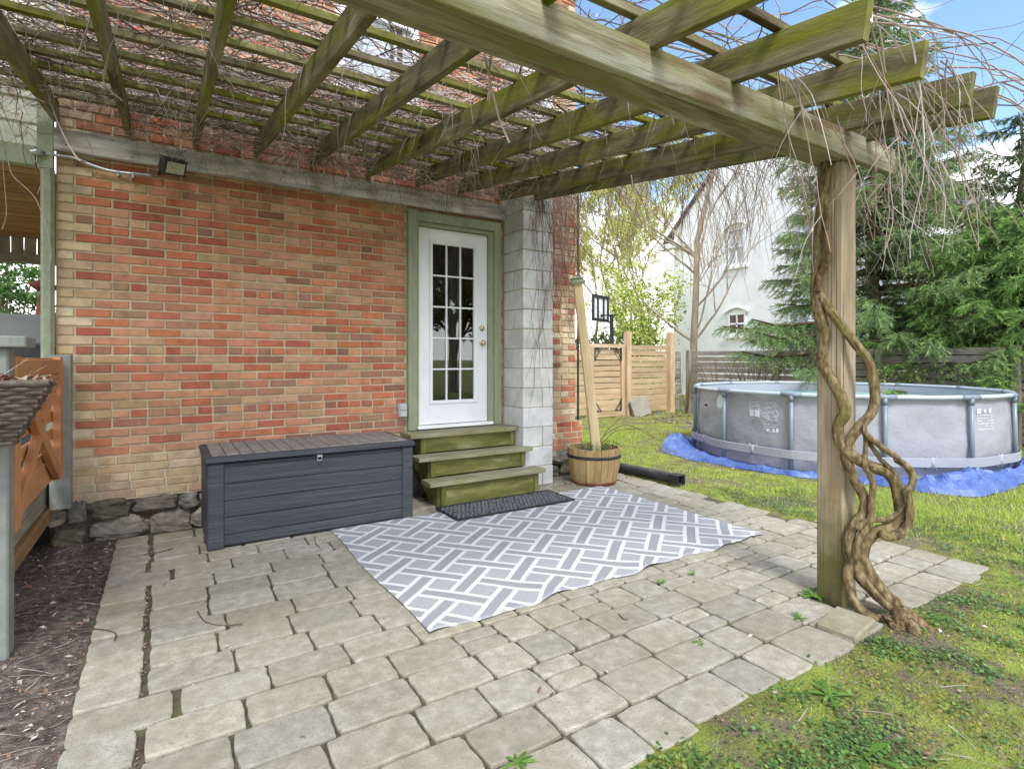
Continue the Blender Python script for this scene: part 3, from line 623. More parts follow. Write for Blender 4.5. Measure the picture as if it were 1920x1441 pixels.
# block pillar
random.seed(9)
pil = thing('block_pillar', (3.23, 4.8, 0), 'grey concrete block pillar between the door and the barrel planter', 'pillar')
bx0, bx1, by0 = 3.045, 3.415, 4.608
s = MB(); s.box(bx0+.012, bx1-.012, by0+.012, 4.995, -.02, 5.6); s.build('mortar_core', 'mortar', pil)
for k in range(28):
    z0, z1 = k*.2+.004, (k+1)*.2-.004; g = .004
    bl = [(bx0, bx1)] if k % 2 else [(bx0, bx0+.24), (bx0+.24, bx1)]
    for (a, b) in bl:
        v = jit(.86, 1.1); s = MB()
        s.cbox(a+(g if a > bx0 else 0), b-(g if b < bx1 else 0), by0+jit(-.003, .003), by0+.19 if not k % 2 else by0+.386, z0, z1, .005, (v, v, v*jit(.96, 1.02)), .0015); s.build('block', 'block', pil)
    if not k % 2:
        v = jit(.86, 1.1); s = MB(); s.cbox(bx0, bx1, by0+.198, by0+.386, z0, z1, .005, (v, v, v*.98), .0015); s.build('block', 'block', pil)

# wooden steps
st = thing('wooden_steps', (2.5, 4.6, 0), 'three mossy green wooden steps leading up to the white door', 'steps')
TR = [(1.915, 3.125, 4.33, .233), (1.89, 3.10, 4.515, .42), (1.885, 3.028, 4.70, .605)]
for i, (a, b, yf, zt) in enumerate(TR):
    yb = [4.53, 4.712, 4.985][i]
    if i < 2:
        board('tread', (a, (yf+yb)/2, zt-.019), (b, (yf+yb)/2, zt-.019), yb-yf, .038, 'tread_wood', st)
    else:
        board('tread', (a, (yf+yb)/2, zt-.019), (b, (yf+yb)/2, zt-.019), yb-yf, .038, 'tread_wood', st)
for i, (a, b, yf, zt) in enumerate(TR):
    x0, x1 = 2.04, [3.06, 3.03, 3.02][i]; zb = [0.004, .235, .422][i]; zt_ = zt-.040
    if i: x0 -= .02*i
    board('riser', (x0, yf+.06, (zb+zt_)/2), (x1, yf+.06, (zb+zt_)/2), .03, zt_-zb, 'step_wood', st)
    board('corner_block', (x0+.02, yf+.046, zb+.001), (x0+.02, yf+.046, zt_-.001), .05, .028, 'step_wood', st, up=(0, 1, 0), wob=0); board('corner_block', (x1-.02, yf+.046, zb+.001), (x1-.02, yf+.046, zt_-.001), .05, .028, 'step_wood', st, up=(0, 1, 0), wob=0)
for xx in (2.012, 2.97):
    s = MB(); pr = [(4.405, .005), (4.405, .194), (4.59, .194), (4.59, .381), (4.775, .381), (4.775, .566), (4.98, .566), (4.98, .30), (4.55, .005)]
    n = len(pr); vs = [(xx, y, z) for y, z in pr]+[(xx+.036, y, z) for y, z in pr]
    s.add(vs, [tuple(range(n)), tuple(range(n, 2*n))[::-1]]+[(i, n+i, n+(i+1) % n, (i+1) % n) for i in range(n)]); s.build('stringer', 'step_wood', st)

# deck box
db = thing('deck_box', (.97, 4.55, 0), 'dark slate grey plastic deck storage box under the brick wall', 'storage box')
X0, X1, YF, YB = .24, 1.71, 4.215, 4.90
s = MB(); s.box(X0+.02, X1-.02, YF+.03, YB, .012, .575); s.build('inner_shell', 'box_plastic', db)
for (a, b) in ((X0, X0+.105), (X1-.09, X1)):
    s = MB(); s.cbox(a, b, YF, YF+.09, .005, .585, .008); s.build('corner_post', 'box_plastic', db)
    s = MB(); s.cbox(a if a < 1 else b-.06, a+.06 if a < 1 else b, YB-.09, YB, .005, .585, .008); s.build('corner_post', 'box_plastic', db)
zz = [.02, .095, .215, .335, .455, .525]
zz = [.018, .092, .208, .324, .440, .556, .588]
for k in range(5):
    board('front_plank', (X0+.107, YF+.028, (zz[k]+zz[k+1])/2), (X1-.092, YF+.028, (zz[k]+zz[k+1])/2), .03, zz[k+1]-zz[k]-.004, 'box_plastic', db, wob=.0004, c=.005)
for k in range(5):
    for xs_, w_ in ((X0+.012, 1), (X1-.012, 1)):
        board('side_plank', (xs_, YF+.092, (zz[k]+zz[k+1])/2), (xs_, YB-.092, (zz[k]+zz[k+1])/2), .024, zz[k+1]-zz[k]-.004, 'box_plastic', db, wob=.0004, c=.005)
s = MB(); s.cbox(X0-.014, X1+.014, YF-.02, YB+.02, .590, .632, .010); lid = s.build('lid', 'box_plastic', db)
n = 16
for k in range(n):
    a = X0+.03+(X1-X0-.06)*k/n; b = X0+.03+(X1-X0-.06)*(k+1)/n
    s = MB(); s.cbox(a+.003, b-.003, YF+.045, YB-.02, .626, .638, .003); s.build('lid_slat', 'box_lid', lid)
s = MB(); s.tube([(.955, YF-.012, .566), (.955, YF-.012, .548), (.985, YF-.012, .548), (.985, YF-.012, .572)], .004, 6); s.cbox(.95, .99, YF-.02, YF+.01, .572, .588, .003); s.build('hasp', 'galvanised', db)

# outdoor rug and doormat
def rug():
    x0, x1, y0, y1 = 1.05, 3.735, 2.40, 4.235; nx, ny = 110, 76; V = []; UV = []
    for j in range(ny+1):
        for i in range(nx+1):
            u, v = i/nx, j/ny; x = x0+(x1-x0)*u; y = y0+(y1-y0)*v
            e = math.exp(-v*9); e2 = math.exp(-(1-u)*10)
            y += e*(.014*math.sin(u*21+.6)+.010*math.sin(u*47)+.04*math.sin(u*PI)*.5)+.06*(u-.5)*(1-v)*.8
            x += .01*math.sin(v*9)*(1-u)
            z = .011+.0025*noise.noise((x*5, y*5, 0))+max(0, e*(.010*math.sin(u*21+2.2)+.006*math.sin(u*47+1)))+.004*max(0, math.sin(x*9+y*3))*(.4+.6*e2)
            V.append((x, y, z)); UV.append((x0+(x1-x0)*u, y0+(y1-y0)*v, 0))
    w = nx+1; top = len(V)
    Fs = [(j*w+i, j*w+i+1, (j+1)*w+i+1, (j+1)*w+i) for j in range(ny) for i in range(nx)]
    rim = [i for i in range(w)]+[j*w+nx for j in range(1, ny+1)]+[ny*w+i for i in range(nx-1, -1, -1)]+[j*w for j in range(ny-1, 0, -1)]
    for k in rim: V.append((V[k][0], V[k][1], V[k][2]-.005)); UV.append(UV[k])
    n = len(rim)
    Fs += [(rim[k], top+k, top+(k+1) % n, rim[(k+1) % n]) for k in range(n)]
    me = bpy.data.meshes.new('outdoor_rug'); c = Vector((2.39, 3.3, 0)); me.from_pydata([(a[0]-c.x, a[1]-c.y, a[2]) for a in V], [], Fs)
    at = me.attributes.new('ruguv', 'FLOAT_VECTOR', 'POINT'); at.data.foreach_set('vector', np.array(UV, dtype=np.float32).ravel())
    me.polygons.foreach_set('use_smooth', [True]*len(me.polygons))
    o = bpy.data.objects.new('outdoor_rug', me); o.matrix_basis = Matrix.Translation(c); link(o, 'rug_weave')
    tag(o, 'grey and white lattice patterned outdoor rug spread on the pavers', 'rug')
rug()
dm = thing('doormat', (2.55, 4.11, .017), 'black rubber doormat with openwork scrolls at the foot of the steps', 'doormat')
s = MB(); s.cbox(1.955, 3.145, 3.905, 4.325, .017, .022, .002); s.build('mat_base', 'rubber', dm)
s = MB()
for (a, b, c, d) in ((1.955, 3.145, 3.905, 3.92), (1.955, 3.145, 4.31, 4.325), (1.955, 1.97, 3.9205, 4.3095), (3.13, 3.145, 3.9205, 4.3095)): s.cbox(a, b, c, d, .0225, .029, .002)
s.build('mat_border', 'rubber', dm)
s = MB(); random.seed(4)
for i in range(30):
    for j in range(10):
        cx_, cy_ = 1.99+i*.0385+(j % 2)*.018, 3.94+j*.0375; r = jit(.014, .0185); a0 = jit(0, 6.28); n = 10; arc = jit(4.2, 6.2)
        vs = []
        for k in range(n+1):
            a = a0+arc*k/n; rr = r*(1-.35*k/n)
            for (q, z) in ((rr-.0035, .0225), (rr-.0028, .028), (rr+.0028, .028), (rr+.0035, .0225)): vs.append((cx_+q*math.cos(a), cy_+q*math.sin(a), z))
        s.add(vs, [(k*4+e, k*4+e+1, (k+1)*4+e+1, (k+1)*4+e) for k in range(n) for e in range(3)])
s.build('scroll_relief', 'rubber_dusty', dm, kind='stuff')

# ------------------------------------------------------------------ pergola
random.seed(31)
perg = thing('pergola', (1.5, 3.2, 0), 'mossy weathered timber pergola with rafters over the patio', 'pergola')
SL = .138
def zr(y): return 2.96-SL*(5-y)                       # underside of a rafter
board('ledger', (-.655, 4.969, 2.838), (3.035, 4.969, 2.838), .05, .156, 'ledger_wood', perg, wob=.002)
for k in range(26):
    nxp = -.60+k*.143+jit(-.04, .04); s = MB(); s.lathe([(0, -.004), (.005, -.003), (.006, 0)], (0, 0, 0), 8); s.build('bolt_head', 'dark_metal', perg, True, M=Matrix.Translation((nxp, 4.9445, 2.838+jit(-.05, .05))) @ Matrix.Rotation(-PI/2, 4, 'X'))
PXa, PXb, PYa, PYb = 3.02, 3.16, 1.515, 1.655
board('post', (3.09, 1.585, -.03), (3.09, 1.585, 2.345), .14, .14, 'algae_post', perg, up=(0, 1, 0), c=.009, seg=8, wob=.0008)
board('beam_board', (-1.4, 1.494, 2.415), (3.51, 1.494, 2.415), .038, .142, 'beam_wood', perg)
board('beam_board', (-1.4, 1.585, 2.418), (3.155, 1.585, 2.418), .136, .138, 'beam_wood', perg)
RX = [-.64, -.23, .20, .635, 1.065, 1.565, 2.05, 2.515, 2.965]
for x in RX:
    ys_, ye = .95+jit(-.01, .01), 4.94
    zc = .07
    board('rafter', (x, ye, zr(ye)+zc), (x, ys_, zr(ys_)+zc), .038, .14, 'pergola_wood', perg, c=.003, seg=6, wob=.002)
board('rafter', (3.19, 4.58, zr(4.58)+.07), (3.19, .935, zr(.935)+.065), .038, .14, 'pergola_wood', perg, c=.003, seg=6, wob=.002)
yk = 4.76
while yk > 1.0:
    z = zr(yk)+.14+.019+.003
    board('slat', (-1.45+jit(-.1, .1), yk+jit(-.015, .015), z), (3.27+jit(-.05, .08), yk+jit(-.015, .015), z+jit(-.003, .003)), .036, .036, 'pergola_wood', perg, c=.003, wob=.003, seg=5)
    yk -= .292
s = MB(); s.cbox(-.008, .008, -.001, .001, -.03, .03, .0005); s.build('paper_tag', 'white_trim', perg, M=Matrix.Translation((2.07, .944, zr(.95)+.095)))
s = MB(); s.tube(spline([(3.19, .93, zr(.93)+.05), (3.20, .90, zr(.93)+.04), (3.225, .87, zr(.93)+.035), (3.245, .85, zr(.93)+.06), (3.235, .85, zr(.93)+.08)], 5), .003, 6); s.build('hook', 'dark_metal', perg)

# ------------------------------------------------------------------ climbing vine
random.seed(17)
vine = thing('climbing_vine', (3.25, 1.35, 0), 'leafless woody vine twisting up the pergola post and over the roof', 'vine')
def zoomA(l): return [(1500+a*.236, 860+b*.236) for a, b in l]
def zoomB(l): return [(1500+a*.4305, 280+b*.4305) for a, b in l]
def pdep(x, y):
    d = 2.975-(x-1540)*.0026 if x < 1590 else 2.845
    if y > 1060: d = d+(2.745-d)*min(1, (y-1060)/110)
    return d
stems = [
 (zoomB([(118, 30), (108, 130), (95, 280), (80, 400), (74, 550), (68, 620), (84, 720), (105, 800), (100, 870), (95, 930), (140, 1010), (185, 1090), (195, 1150), (165, 1210), (178, 1280), (230, 1335), (320, 1385)])
  + zoomA([(560, 60), (690, 110), (765, 210), (785, 320), (805, 430), (745, 525), (620, 575), (530, 650), (500, 740), (515, 830), (570, 940), (660, 1060), (760, 1150), (850, 1260)]), [.034, .028, .030, .030, .034], 0),
 (zoomB([(70, 600), (130, 700), (230, 830), (300, 930), (325, 1050), (315, 1140), (260, 1210), (215, 1270), (200, 1330)])
  + zoomA([(370, 20), (410, 120), (480, 240), (510, 340), (505, 420), (440, 510), (400, 600), (393, 700), (420, 800), (480, 930), (570, 1040), (690, 1140), (830, 1240)]), [.024, .026, .025, .030, .034], .012),
 (zoomA([(400, 830), (385, 900), (392, 1010), (430, 1130), (510, 1220), (600, 1268), (720, 1270), (850, 1290)]), [.026, .026, .030], .02),
 (zoomB([(280, 1200), (285, 1280)]) + zoomA([(515, 60), (560, 130), (580, 230), (570, 340), (565, 450), (540, 530), (480, 610), (450, 700), (450, 790)]), [.012, .016, .018], -.03),
 (zoomB([(282, 1235), (350, 1290), (420, 1340)]) + zoomA([(775, 10), (850, 60), (897, 140), (890, 210), (852, 260), (868, 390), (850, 520), (790, 600), (700, 622), (640, 590)]), [.016, .019, .022], -.05),
 (zoomB([(290, 1260), (350, 1350)]) + zoomA([(660, 20), (740, 100), (800, 200), (833, 330), (790, 420), (700, 480), (600, 480), (510, 500), (450, 560)]), [.011, .013, .017], -.02),
 (zoomB([(118, 270), (112, 340), (122, 430), (118, 490), (80, 560), (72, 620)]), [.014, .016, .02], -.02),
 (zoomB([(112, 110), (96, 260), (88, 420), (84, 560), (72, 700), (92, 790)]), [.02, .026, .012], .035),
]
def ease(rs, t):
    f = t*(len(rs)-1); i = min(int(f), len(rs)-2); return rs[i]+(rs[i+1]-rs[i])*(f-i)
for k_st, (px, rs, off) in enumerate(stems):
    P = spline([pD(x, y, pdep(x, y)+off) for x, y in px], 9); m_ = len(P); sd_ = random.random()*50
    R_ = [.92*ease(rs, i/(m_-1))*(1+.10*noise.noise((i*.10, sd_, 0))) for i in range(m_)]
    P = [p+Vector((noise.noise((i*.12, sd_, 4)), noise.noise((i*.12, sd_, 8)), 0))*.004 for i, p in enumerate(P)]
    s = MB(); s.tube(P, R_, 28, (.62, .52, .45) if k_st in (6, 7) else (.82, .8, .74)); nv_ = []
    for i, v in enumerate(s.V):
        c_ = P[min(i//28, m_-1)]; v = Vector(v); ph = (i % 28)/28*2*PI
        g_ = .16*noise.noise((math.cos(ph)*1.6, math.sin(ph)*1.6, (i//28)*.06+sd_))+.09*noise.noise((math.cos(ph)*4, math.sin(ph)*4, (i//28)*.11+sd_))+.13*noise.noise((math.cos(ph)*9, math.sin(ph)*9, (i//28)*.16+sd_))
        nv_.append(tuple(c_+(v-c_)*(1+g_)))
    s.V = nv_; s.build('stem', 'vine_bark', vine, True)
rb = pG(1694, 1172, -.01)
rock('root_crown', rb+Vector((0, 0, .012)), .085, .07, .045, vine, 'vine_bark', (.8, .75, .7), 1.0, 1.5)
for k in range(3):
    a = -2.2+k*1.1; s = MB(); s.tube(spline([rb+Vector((-.03, .02, .05)), rb+Vector((.04*math.cos(a), .04*math.sin(a), .04)), rb+Vector((.09*math.cos(a), .09*math.sin(a), -.002)), rb+Vector((.14*math.cos(a), .14*math.sin(a), -.04))], 5), [.035]*5+[.03]*5+[.022]*5, 8, (.8, .75, .7)); s.build('root', 'vine_bark', vine, True)
TW = [(.24, .18, .135), (.33, .265, .21), (.14, .10, .075), (.42, .36, .31), (.50, .44, .40), (.09, .065, .05), (.36, .26, .21)]
def twig(s, p, d, L_, r, grav=0, wand=.35, n=9, col=None, keep=None, sides=4):
    p = Vector(p); d = Vector(d).normalized(); st_ = L_/n; P = [p.copy()]
    for i in range(n):
        d = d+Vector((jit(-1, 1), jit(-1, 1), jit(-1, 1)))*wand*.5+Vector((0, 0, -grav*st_)); d.normalize(); p = p+d*st_
        if keep: p = keep(p, d)
        P.append(p.copy())
    s.tube(P, [r*(1-.6*i/n) for i in range(n+1)], sides, col or random.choice(TW), cap=False)
    return P
def mat_keep(p, d):                                   # stay in the mat lying over the slats
    zt = zr(p.y)+.14+.04; lo, hi = zt+.004, zt+.14
    if p.z < lo: p.z = lo+jit(0, .02); d.z = abs(d.z)*.5
    if p.z > hi: p.z = hi-jit(0, .02); d.z = -abs(d.z)*.5
    return p
s = MB()
for i in range(3700):
    y = 4.95-abs(random.gauss(0, 1))*1.45
    if y < .9: continue
    x = jit(-1.35, 3.2)
    a = random.gauss(0, .55) if random.random() < .6 else jit(0, 2*PI)
    twig(s, (x, y, zr(y)+.19+jit(0, .10)), (math.cos(a)*random.choice((-1, 1)), math.sin(a), jit(-.1, .1)), jit(.3, 1.3), jit(.0018, .0048), 0, .75, 10, None, mat_keep, 3)
for i in range(80):                                   # thicker canes
    y = jit(1.6, 4.9); a = random.gauss(0, .4)
    twig(s, (jit(-1.2, 2.6), y, zr(y)+.20), (math.cos(a), math.sin(a), 0), jit(1.0, 2.2), jit(.005, .009), 0, .28, 14, random.choice(TW[:3]), mat_keep, 5)
s.build('roof_tangle', 'twig', vine, kind='stuff')
s = MB()
for i in range(1300):                                  # bunches by the wall, drooping over the ledger
    cx_ = random.choice([-.1, .35, .45, .85, .95, 1.3, 1.45, 1.8, 1.9, 2.3, 2.4, 2.75]); x = random.gauss(cx_, .13); y = jit(4.45, 4.93)
    zt = zr(y)+.05+jit(-.06, .12)
    twig(s, (x, y, zt), (jit(-1, 1), jit(-1, .4), jit(-.6, .6)), jit(.15, .5), jit(.0014, .003), 1.2, .75, 8, random.choice(TW), None, 3)
for i in range(300):                                  # strands hanging between rafters
    x, y = jit(-.9, 2.9), jit(2.0, 4.9)
    twig(s, (x, y, zr(y)+.14), (jit(-.4, .4), jit(-.4, .4), -.6), jit(.08, .38), jit(.0013, .0025), 2.0, .4, 6, random.choice(TW[1:5]), None, 3)
s.build('hanging_bunches', 'twig', vine, kind='stuff')
PALE = [(.40, .31, .25), (.32, .235, .19), (.46, .40, .35), (.27, .195, .155), (.50, .45, .42)]
s = MB()
for i in range(80):                                  # long pale shoots cascading over the outer corner
    t = random.random(); x = 2.15+1.15*t+jit(-.1, .1); y = jit(.95, 1.5)
    d = (jit(.1, .9), jit(-.5, .2), jit(-.5, .25))
    P = twig(s, (x, y, zr(y)+.17+jit(-.02, .05)), d, jit(.35, .95), jit(.0026, .0048), 2.0, .36, 11, random.choice(PALE), None, 5)
    for q in range(random.randint(0, 3)):
        k = random.randint(3, 9); twig(s, P[k], (jit(-.6, .6), jit(-.6, .6), -.6), jit(.1, .35), .0016, 2, .3, 6, random.choice(PALE), None, 3)
for i in range(120):                                  # a bundle sagging below the beam end
    x, y = jit(3.2, 3.75), jit(1.25, 2.0)
    twig(s, (x, y, jit(2.18, 2.5)), (jit(-.5, 1), jit(-.6, .6), jit(-.5, .2)), jit(.25, .75), jit(.0013, .0026), 2.2, .4, 9, random.choice(PALE+TW[:3]), None, 3)
s.build('corner_shoots', 'twig', vine, kind='stuff')
s = MB()
for i in range(420):                                  # curtain hanging from the far end rafter
    y = jit(1.8, 4.6); x = 3.2+jit(-.03, .2)
    P = twig(s, (x, y, zr(y)+jit(.0, .16)), (jit(-.1, .5), jit(-.6, .6), jit(-.8, .1)), jit(.25, 1.0), jit(.0014, .0028), 2.4, .30, 10, random.choice(TW+PALE[:2]), None, 3)
    if random.random() < .5: twig(s, P[5], (jit(-.6, .6), jit(-.6, .6), -.7), jit(.15, .4), .0013, 2, .3, 6, random.choice(TW), None, 3)
for i in range(620):                                  # stems clinging to the far brick strip and pillar top
    z = 3.3-abs(random.gauss(0, .75)); x = jit(3.42, 4.1)
    if random.random() < .25: x = jit(3.1, 3.5)
    yy = 4.975 if x > 3.42 else 4.585
    twig(s, (x, yy, z), (jit(-.35, .35), jit(-.05, .02), random.choice((-1, -1, 1))), jit(.25, .9), jit(.0014, .003), .3, .35, 10, random.choice([(.20, .09, .065), (.16, .10, .075), (.27, .15, .12), (.10, .06, .045)]), lambda p, d, yy=yy: Vector((p.x, min(p.y, yy), p.z)), 3)
s.build('hanging_curtain', 'twig', vine, kind='stuff')
s = MB()
for i in range(230):                                  # knot of twigs at the far left end
    twig(s, (jit(-1.15, -.62), jit(3.8, 4.75), jit(2.75, 3.2)), (jit(-1, 1), jit(-1, 1), jit(-1, 1)), jit(.2, .6), jit(.0014, .003), .7, .6, 9, random.choice(TW), None, 3)
for (pts, r) in (([(15, 300), (25, 330), (65, 370), (85, 420), (90, 440), (96, 480), (90, 510)], .004), ([(5, 300), (8, 340), (12, 400), (4, 430)], .003), ([(60, 40), (70, 110), (105, 220), (140, 290), (160, 303)], .006),
                 ([(180, 0), (165, 50), (145, 105)], .007), ([(195, 0), (198, 80), (200, 110), (195, 155), (230, 190)], .005), ([(60, 290), (80, 330), (75, 350), (70, 365)], .003)):
    s.tube(spline([pD(x, y, 3.3 if x < 130 else 2.4) for x, y in pts], 5), r*.65, 5, random.choice(TW[:2]), cap=False)
for (pts, d) in (([(908, 0), (910, 60), (908, 100), (918, 150), (914, 190)], 2.0), ([(927, 0), (932, 55), (920, 110), (918, 150), (928, 190), (937, 225), (955, 268)], 2.0), ([(1003, 0), (1010, 50), (1020, 90), (1032, 133)], 2.05), ([(1155, 0), (1170, 45), (1188, 60), (1232, 78)], 2.3), ([(1240, 15), (1232, 50), (1240, 90), (1246, 130), (1250, 180), (1264, 234)], 2.3)):
    s.tube(spline([pD(x, y, d) for x, y in pts], 5), .0042, 5, random.choice(PALE[:3]), cap=False)
s.build('long_shoots', 'twig', vine, kind='stuff')

# ------------------------------------------------------------------ side porch on the left
random.seed(41)
por = thing('side_porch', (-1.4, 5.4, 0), 'covered side porch with cream siding and green trim left of the brick', 'porch')
s = MB()
for k in range(10):
    z0 = 2.76+k*.17; s.add([(-2.6, 4.98, z0), (-.735, 4.98, z0), (-.735, 4.996, z0+.17), (-2.6, 4.996, z0+.17), (-2.6, 5.05, z0), (-.735, 5.05, z0)], [(0, 1, 2, 3), (0, 4, 5, 1)])
s.build('siding', 'cream_paint', por)
board('corner_trim', (-.70, 4.962, 2.62), (-.70, 4.962, 4.6), .09, .05, 'green_paint', por, up=(0, 1, 0), wob=0)
board('fascia', (-2.6, 4.955, 2.69), (-.752, 4.955, 2.69), .06, .135, 'green_paint', por, wob=0)
board('porch_post', (-.688, 4.96, .46), (-.688, 4.96, 2.615), .075, .065, 'green_paint', por, up=(0, 1, 0), c=.02, wob=0)
y = 5.06
while y < 7.6:
    board('ceiling_plank', (-2.9, y, 2.66-.03*(y-5)), (-.68, y, 2.66-.03*(y-5)), .132, .02, 'porch_wood', por, c=.004); y += .14
x = -2.9
while x < -.7:
    board('valance_plank', (x, 7.66, 2.40), (x, 7.66, 2.64), .10, .02, 'grey_wood', por, up=(0, 1, 0)); x += .106
board('header_beam', (-2.9, 7.63, 2.35), (-.68, 7.63, 2.35), .09, .10, 'grey_wood', por)
y = 3.24
while y < 7.6:
    board('deck_plank', (-2.9, y, .43), (-.735, y, .43), .128, .03, 'grey_wood', por); y += .135
board('rim_joist', (-.70, 3.34, .375), (-.70, 4.86, .375), .04, .165, 'grey_wood', por)
board('rim_joist', (-.675, 3.34, .245), (-.675, 4.86, .245), .05, .085, 'porch_wood', por)
board('joist', (-2.4, 3.3, .3), (-2.4, 7.6, .3), .04, .16, 'grey_wood', por)
s = MB(); s.box(-2.9, -.72, 5.2, 5.24, -.05, .40); s.build('underdeck_shade', 'painted_dark', por)  # shade beneath the deck, put in as a near-black sheet
# railing post with cap, hinge post, X-braced gate
rp = thing('railing', (-.64, 3.22, 0), 'sage grey railing post with a wide cap holding the wicker planter', 'railing')
board('post', (-.635, 3.22, -.02), (-.635, 3.22, 1.345), .13, .12, 'grey_paint', rp, up=(0, 1, 0), c=.008, wob=0)
s = MB(); s.cbox(-1.9, -.505, 3.12, 3.33, 1.347, 1.397, .006); s.build('cap_rail', 'grey_paint', rp)
board('lower_rail', (-1.9, 3.22, .60), (-.702, 3.22, .60), .04, .09, 'grey_paint', rp)
hp = thing('gate_post', (-.58, 4.82, .25), 'sage grey hinge post between the orange gate and the brick wall', 'post')
board('shaft', (-.60, 4.83, .28), (-.60, 4.83, 1.325), .115, .10, 'grey_paint', hp, up=(0, 1, 0), c=.006, wob=.001)
s = MB(); s.cbox(-.548, -.540, 4.79, 4.86, .62, .72, .002); s.build('hinge_plate', 'grey_paint', hp)
gt = thing('porch_gate', (-.61, 4.0, .45), 'orange stained X braced wooden gate on the porch deck', 'gate')
GX, gy0, gy1, g0, g1 = -.60, 3.36, 4.74, .50, 1.30
for k in range(7):
    z = g0+.07+k*(g1-g0-.10)/6
    board('slat', (GX-.035, gy0, z), (GX-.035, gy1, z), .02, .07 if k else .14, 'orange_wood', gt)
board('stile', (GX, gy1-.05, g0), (GX, gy1-.05, g1+.01), .09, .045, 'orange_wood', gt, up=(1, 0, 0)); board('stile', (GX, gy0+.05, g0), (GX, gy0+.05, g1+.01), .09, .045, 'orange_wood', gt, up=(1, 0, 0))
board('top_rail', (GX, gy0+.1, g1-.05), (GX, gy1-.1, g1-.05), .04, .09, 'orange_wood', gt)
board('brace', (GX+.002, gy0+.12, g1-.10), (GX+.002, gy1-.11, g0+.05), .038, .085, 'orange_wood', gt)
board('brace', (GX-.001, gy0+.12, g0+.05), (GX-.001, gy0+.66, g0+.37), .034, .085, 'orange_wood', gt); board('brace', (GX-.001, gy0+.74, g0+.42), (GX-.001, gy1-.11, g1-.10), .034, .085, 'orange_wood', gt)
# wicker trough
wk = thing('wicker_planter', (-.8, 3.02, .94), 'dark brown wicker trough planter with dead stems hung on the railing', 'planter')
zb, zt = .945, 1.20
def trough(z): t = (z-zb)/(zt-zb); return (-1.35, -.53+.125*t, 3.06-.075-.05*t, 3.06+.02*t)
s = MB()
for k in range(15):
    z = zb+(zt-zb)*(k+.5)/15; a, b, c, d = trough(z); per = []
    n1, n2 = 44, 8
    for i in range(n1): per.append((a+(b-a)*i/n1, c, 0, -1))
    for i in range(n2): per.append((b, c+(d-c)*i/n2, 1, 0))
    for i in range(n1): per.append((b-(b-a)*i/n1, d, 0, 1))
    for i in range(n2): per.append((a, d-(d-c)*i/n2, -1, 0))
    P = []
    for i, (x, y, ex, ey) in enumerate(per):
        o_ = .0045*(1 if (i//2+k) % 2 else -1); P.append(Vector((x+ex*o_, y+ey*o_, z)))
    P.append(P[0]); v = jit(.7, 1.3)
    s.tube(P, .0098, 5, (v, v, v), cap=False)
s.build('woven_wall', 'wicker', wk)
a, b, c, d = trough(zt); s = MB(); s.tube([(a, c, zt), (b, c, zt), (b, d, zt), (a, d, zt), (a, c, zt)], .013, 8, (1.3, 1.3, 1.3)); s.build('rim', 'wicker', wk)
s = MB(); s.box(a+.01, b-.01, c+.01, d-.01, zt-.05, zt-.02); s.build('potting_soil', 'soil', wk)
s = MB(); a, b, c, d = trough(zb); s.box(a+.005, b-.005, c+.005, d-.005, zb, zb+.012); s.build('base', 'wicker', wk)
s = MB()
for i in range(360):
    x, y = jit(-1.3, -.42), jit(2.955, 3.07); l_ = jit(.02, .07)
    an = jit(0, 2*PI); p = Vector((x, y, zt-.015+jit(0, .045))); q = p+Vector((math.cos(an)*l_, math.sin(an)*l_*.5, jit(-.01, .03))); w = Vector((-math.sin(an), math.cos(an), .3))*jit(.005, .014)
    s.quad(p-w, q-w*.3, q+w*.3, p+w, random.choice([(.22, .12, .06), (.34, .22, .13), (.12, .05, .03), (.40, .33, .25), (.28, .08, .04)]))
for i in range(40): twig(s, (jit(-1.3, -.5), jit(2.97, 3.05), zt-.02), (jit(-1, 1), jit(-.3, .3), jit(0, .6)), jit(.08, .2), .002, .3, .3, 5, random.choice(PALE), None, 3)
s.build('dead_stems', 'litter', wk, kind='stuff')
# grill and ornament on the deck
gr = thing('grill', (-.88, 5.6, .45), 'grey gas grill standing on the side porch behind the gate', 'grill')
s = MB(); pr = [(-1.045, 1.40), (-1.045, 1.58), (-1.03, 1.612), (-1.0, 1.625), (-.69, 1.625), (-.69, 1.40)]; n = len(pr)
s.add([(x, 5.3, z) for x, z in pr]+[(x, 6.1, z) for x, z in pr], [tuple(range(n))[::-1], tuple(range(n, 2*n))]+[(i, (i+1) % n, n+(i+1) % n, n+i) for i in range(n)]); s.build('hood', 'grill_grey', gr)
s = MB(); s.cbox(-.985, -.70, 5.285, 5.2985, 1.41, 1.585, .004); s.build('hood_end', 'grill_grey', gr)
s = MB(); s.cbox(-1.05, -.69, 5.29, 6.12, 1.20, 1.398, .01); s.build('firebox', 'dark_metal', gr)
s = MB(); s.cbox(-1.04, -.69, 5.31, 6.1, .47, 1.195, .01); s.build('cabinet', 'dark_metal', gr)
orn = thing('garden_ornament', (-.80, 5.6, 1.626), 'rusty brown trumpet shaped ornament standing on the grill hood', 'ornament')
s = MB(); s.lathe([(.055, 0), (.045, .10), (.03, .18), (.02, .20)], (-.80, 5.6, 1.626), 16); s.build('stem', 'rusty', orn, True)
s = MB(); s.lathe([(0, .0), (.04, .01), (.085, .04), (.10, .055), (.06, .085), (0, .095)], (0, 0, 0), 18); s.build('bowl', 'rusty', orn, True, M=Matrix.Translation((-.81, 5.6, 1.815)) @ Matrix.Rotation(.15, 4, 'Y'))

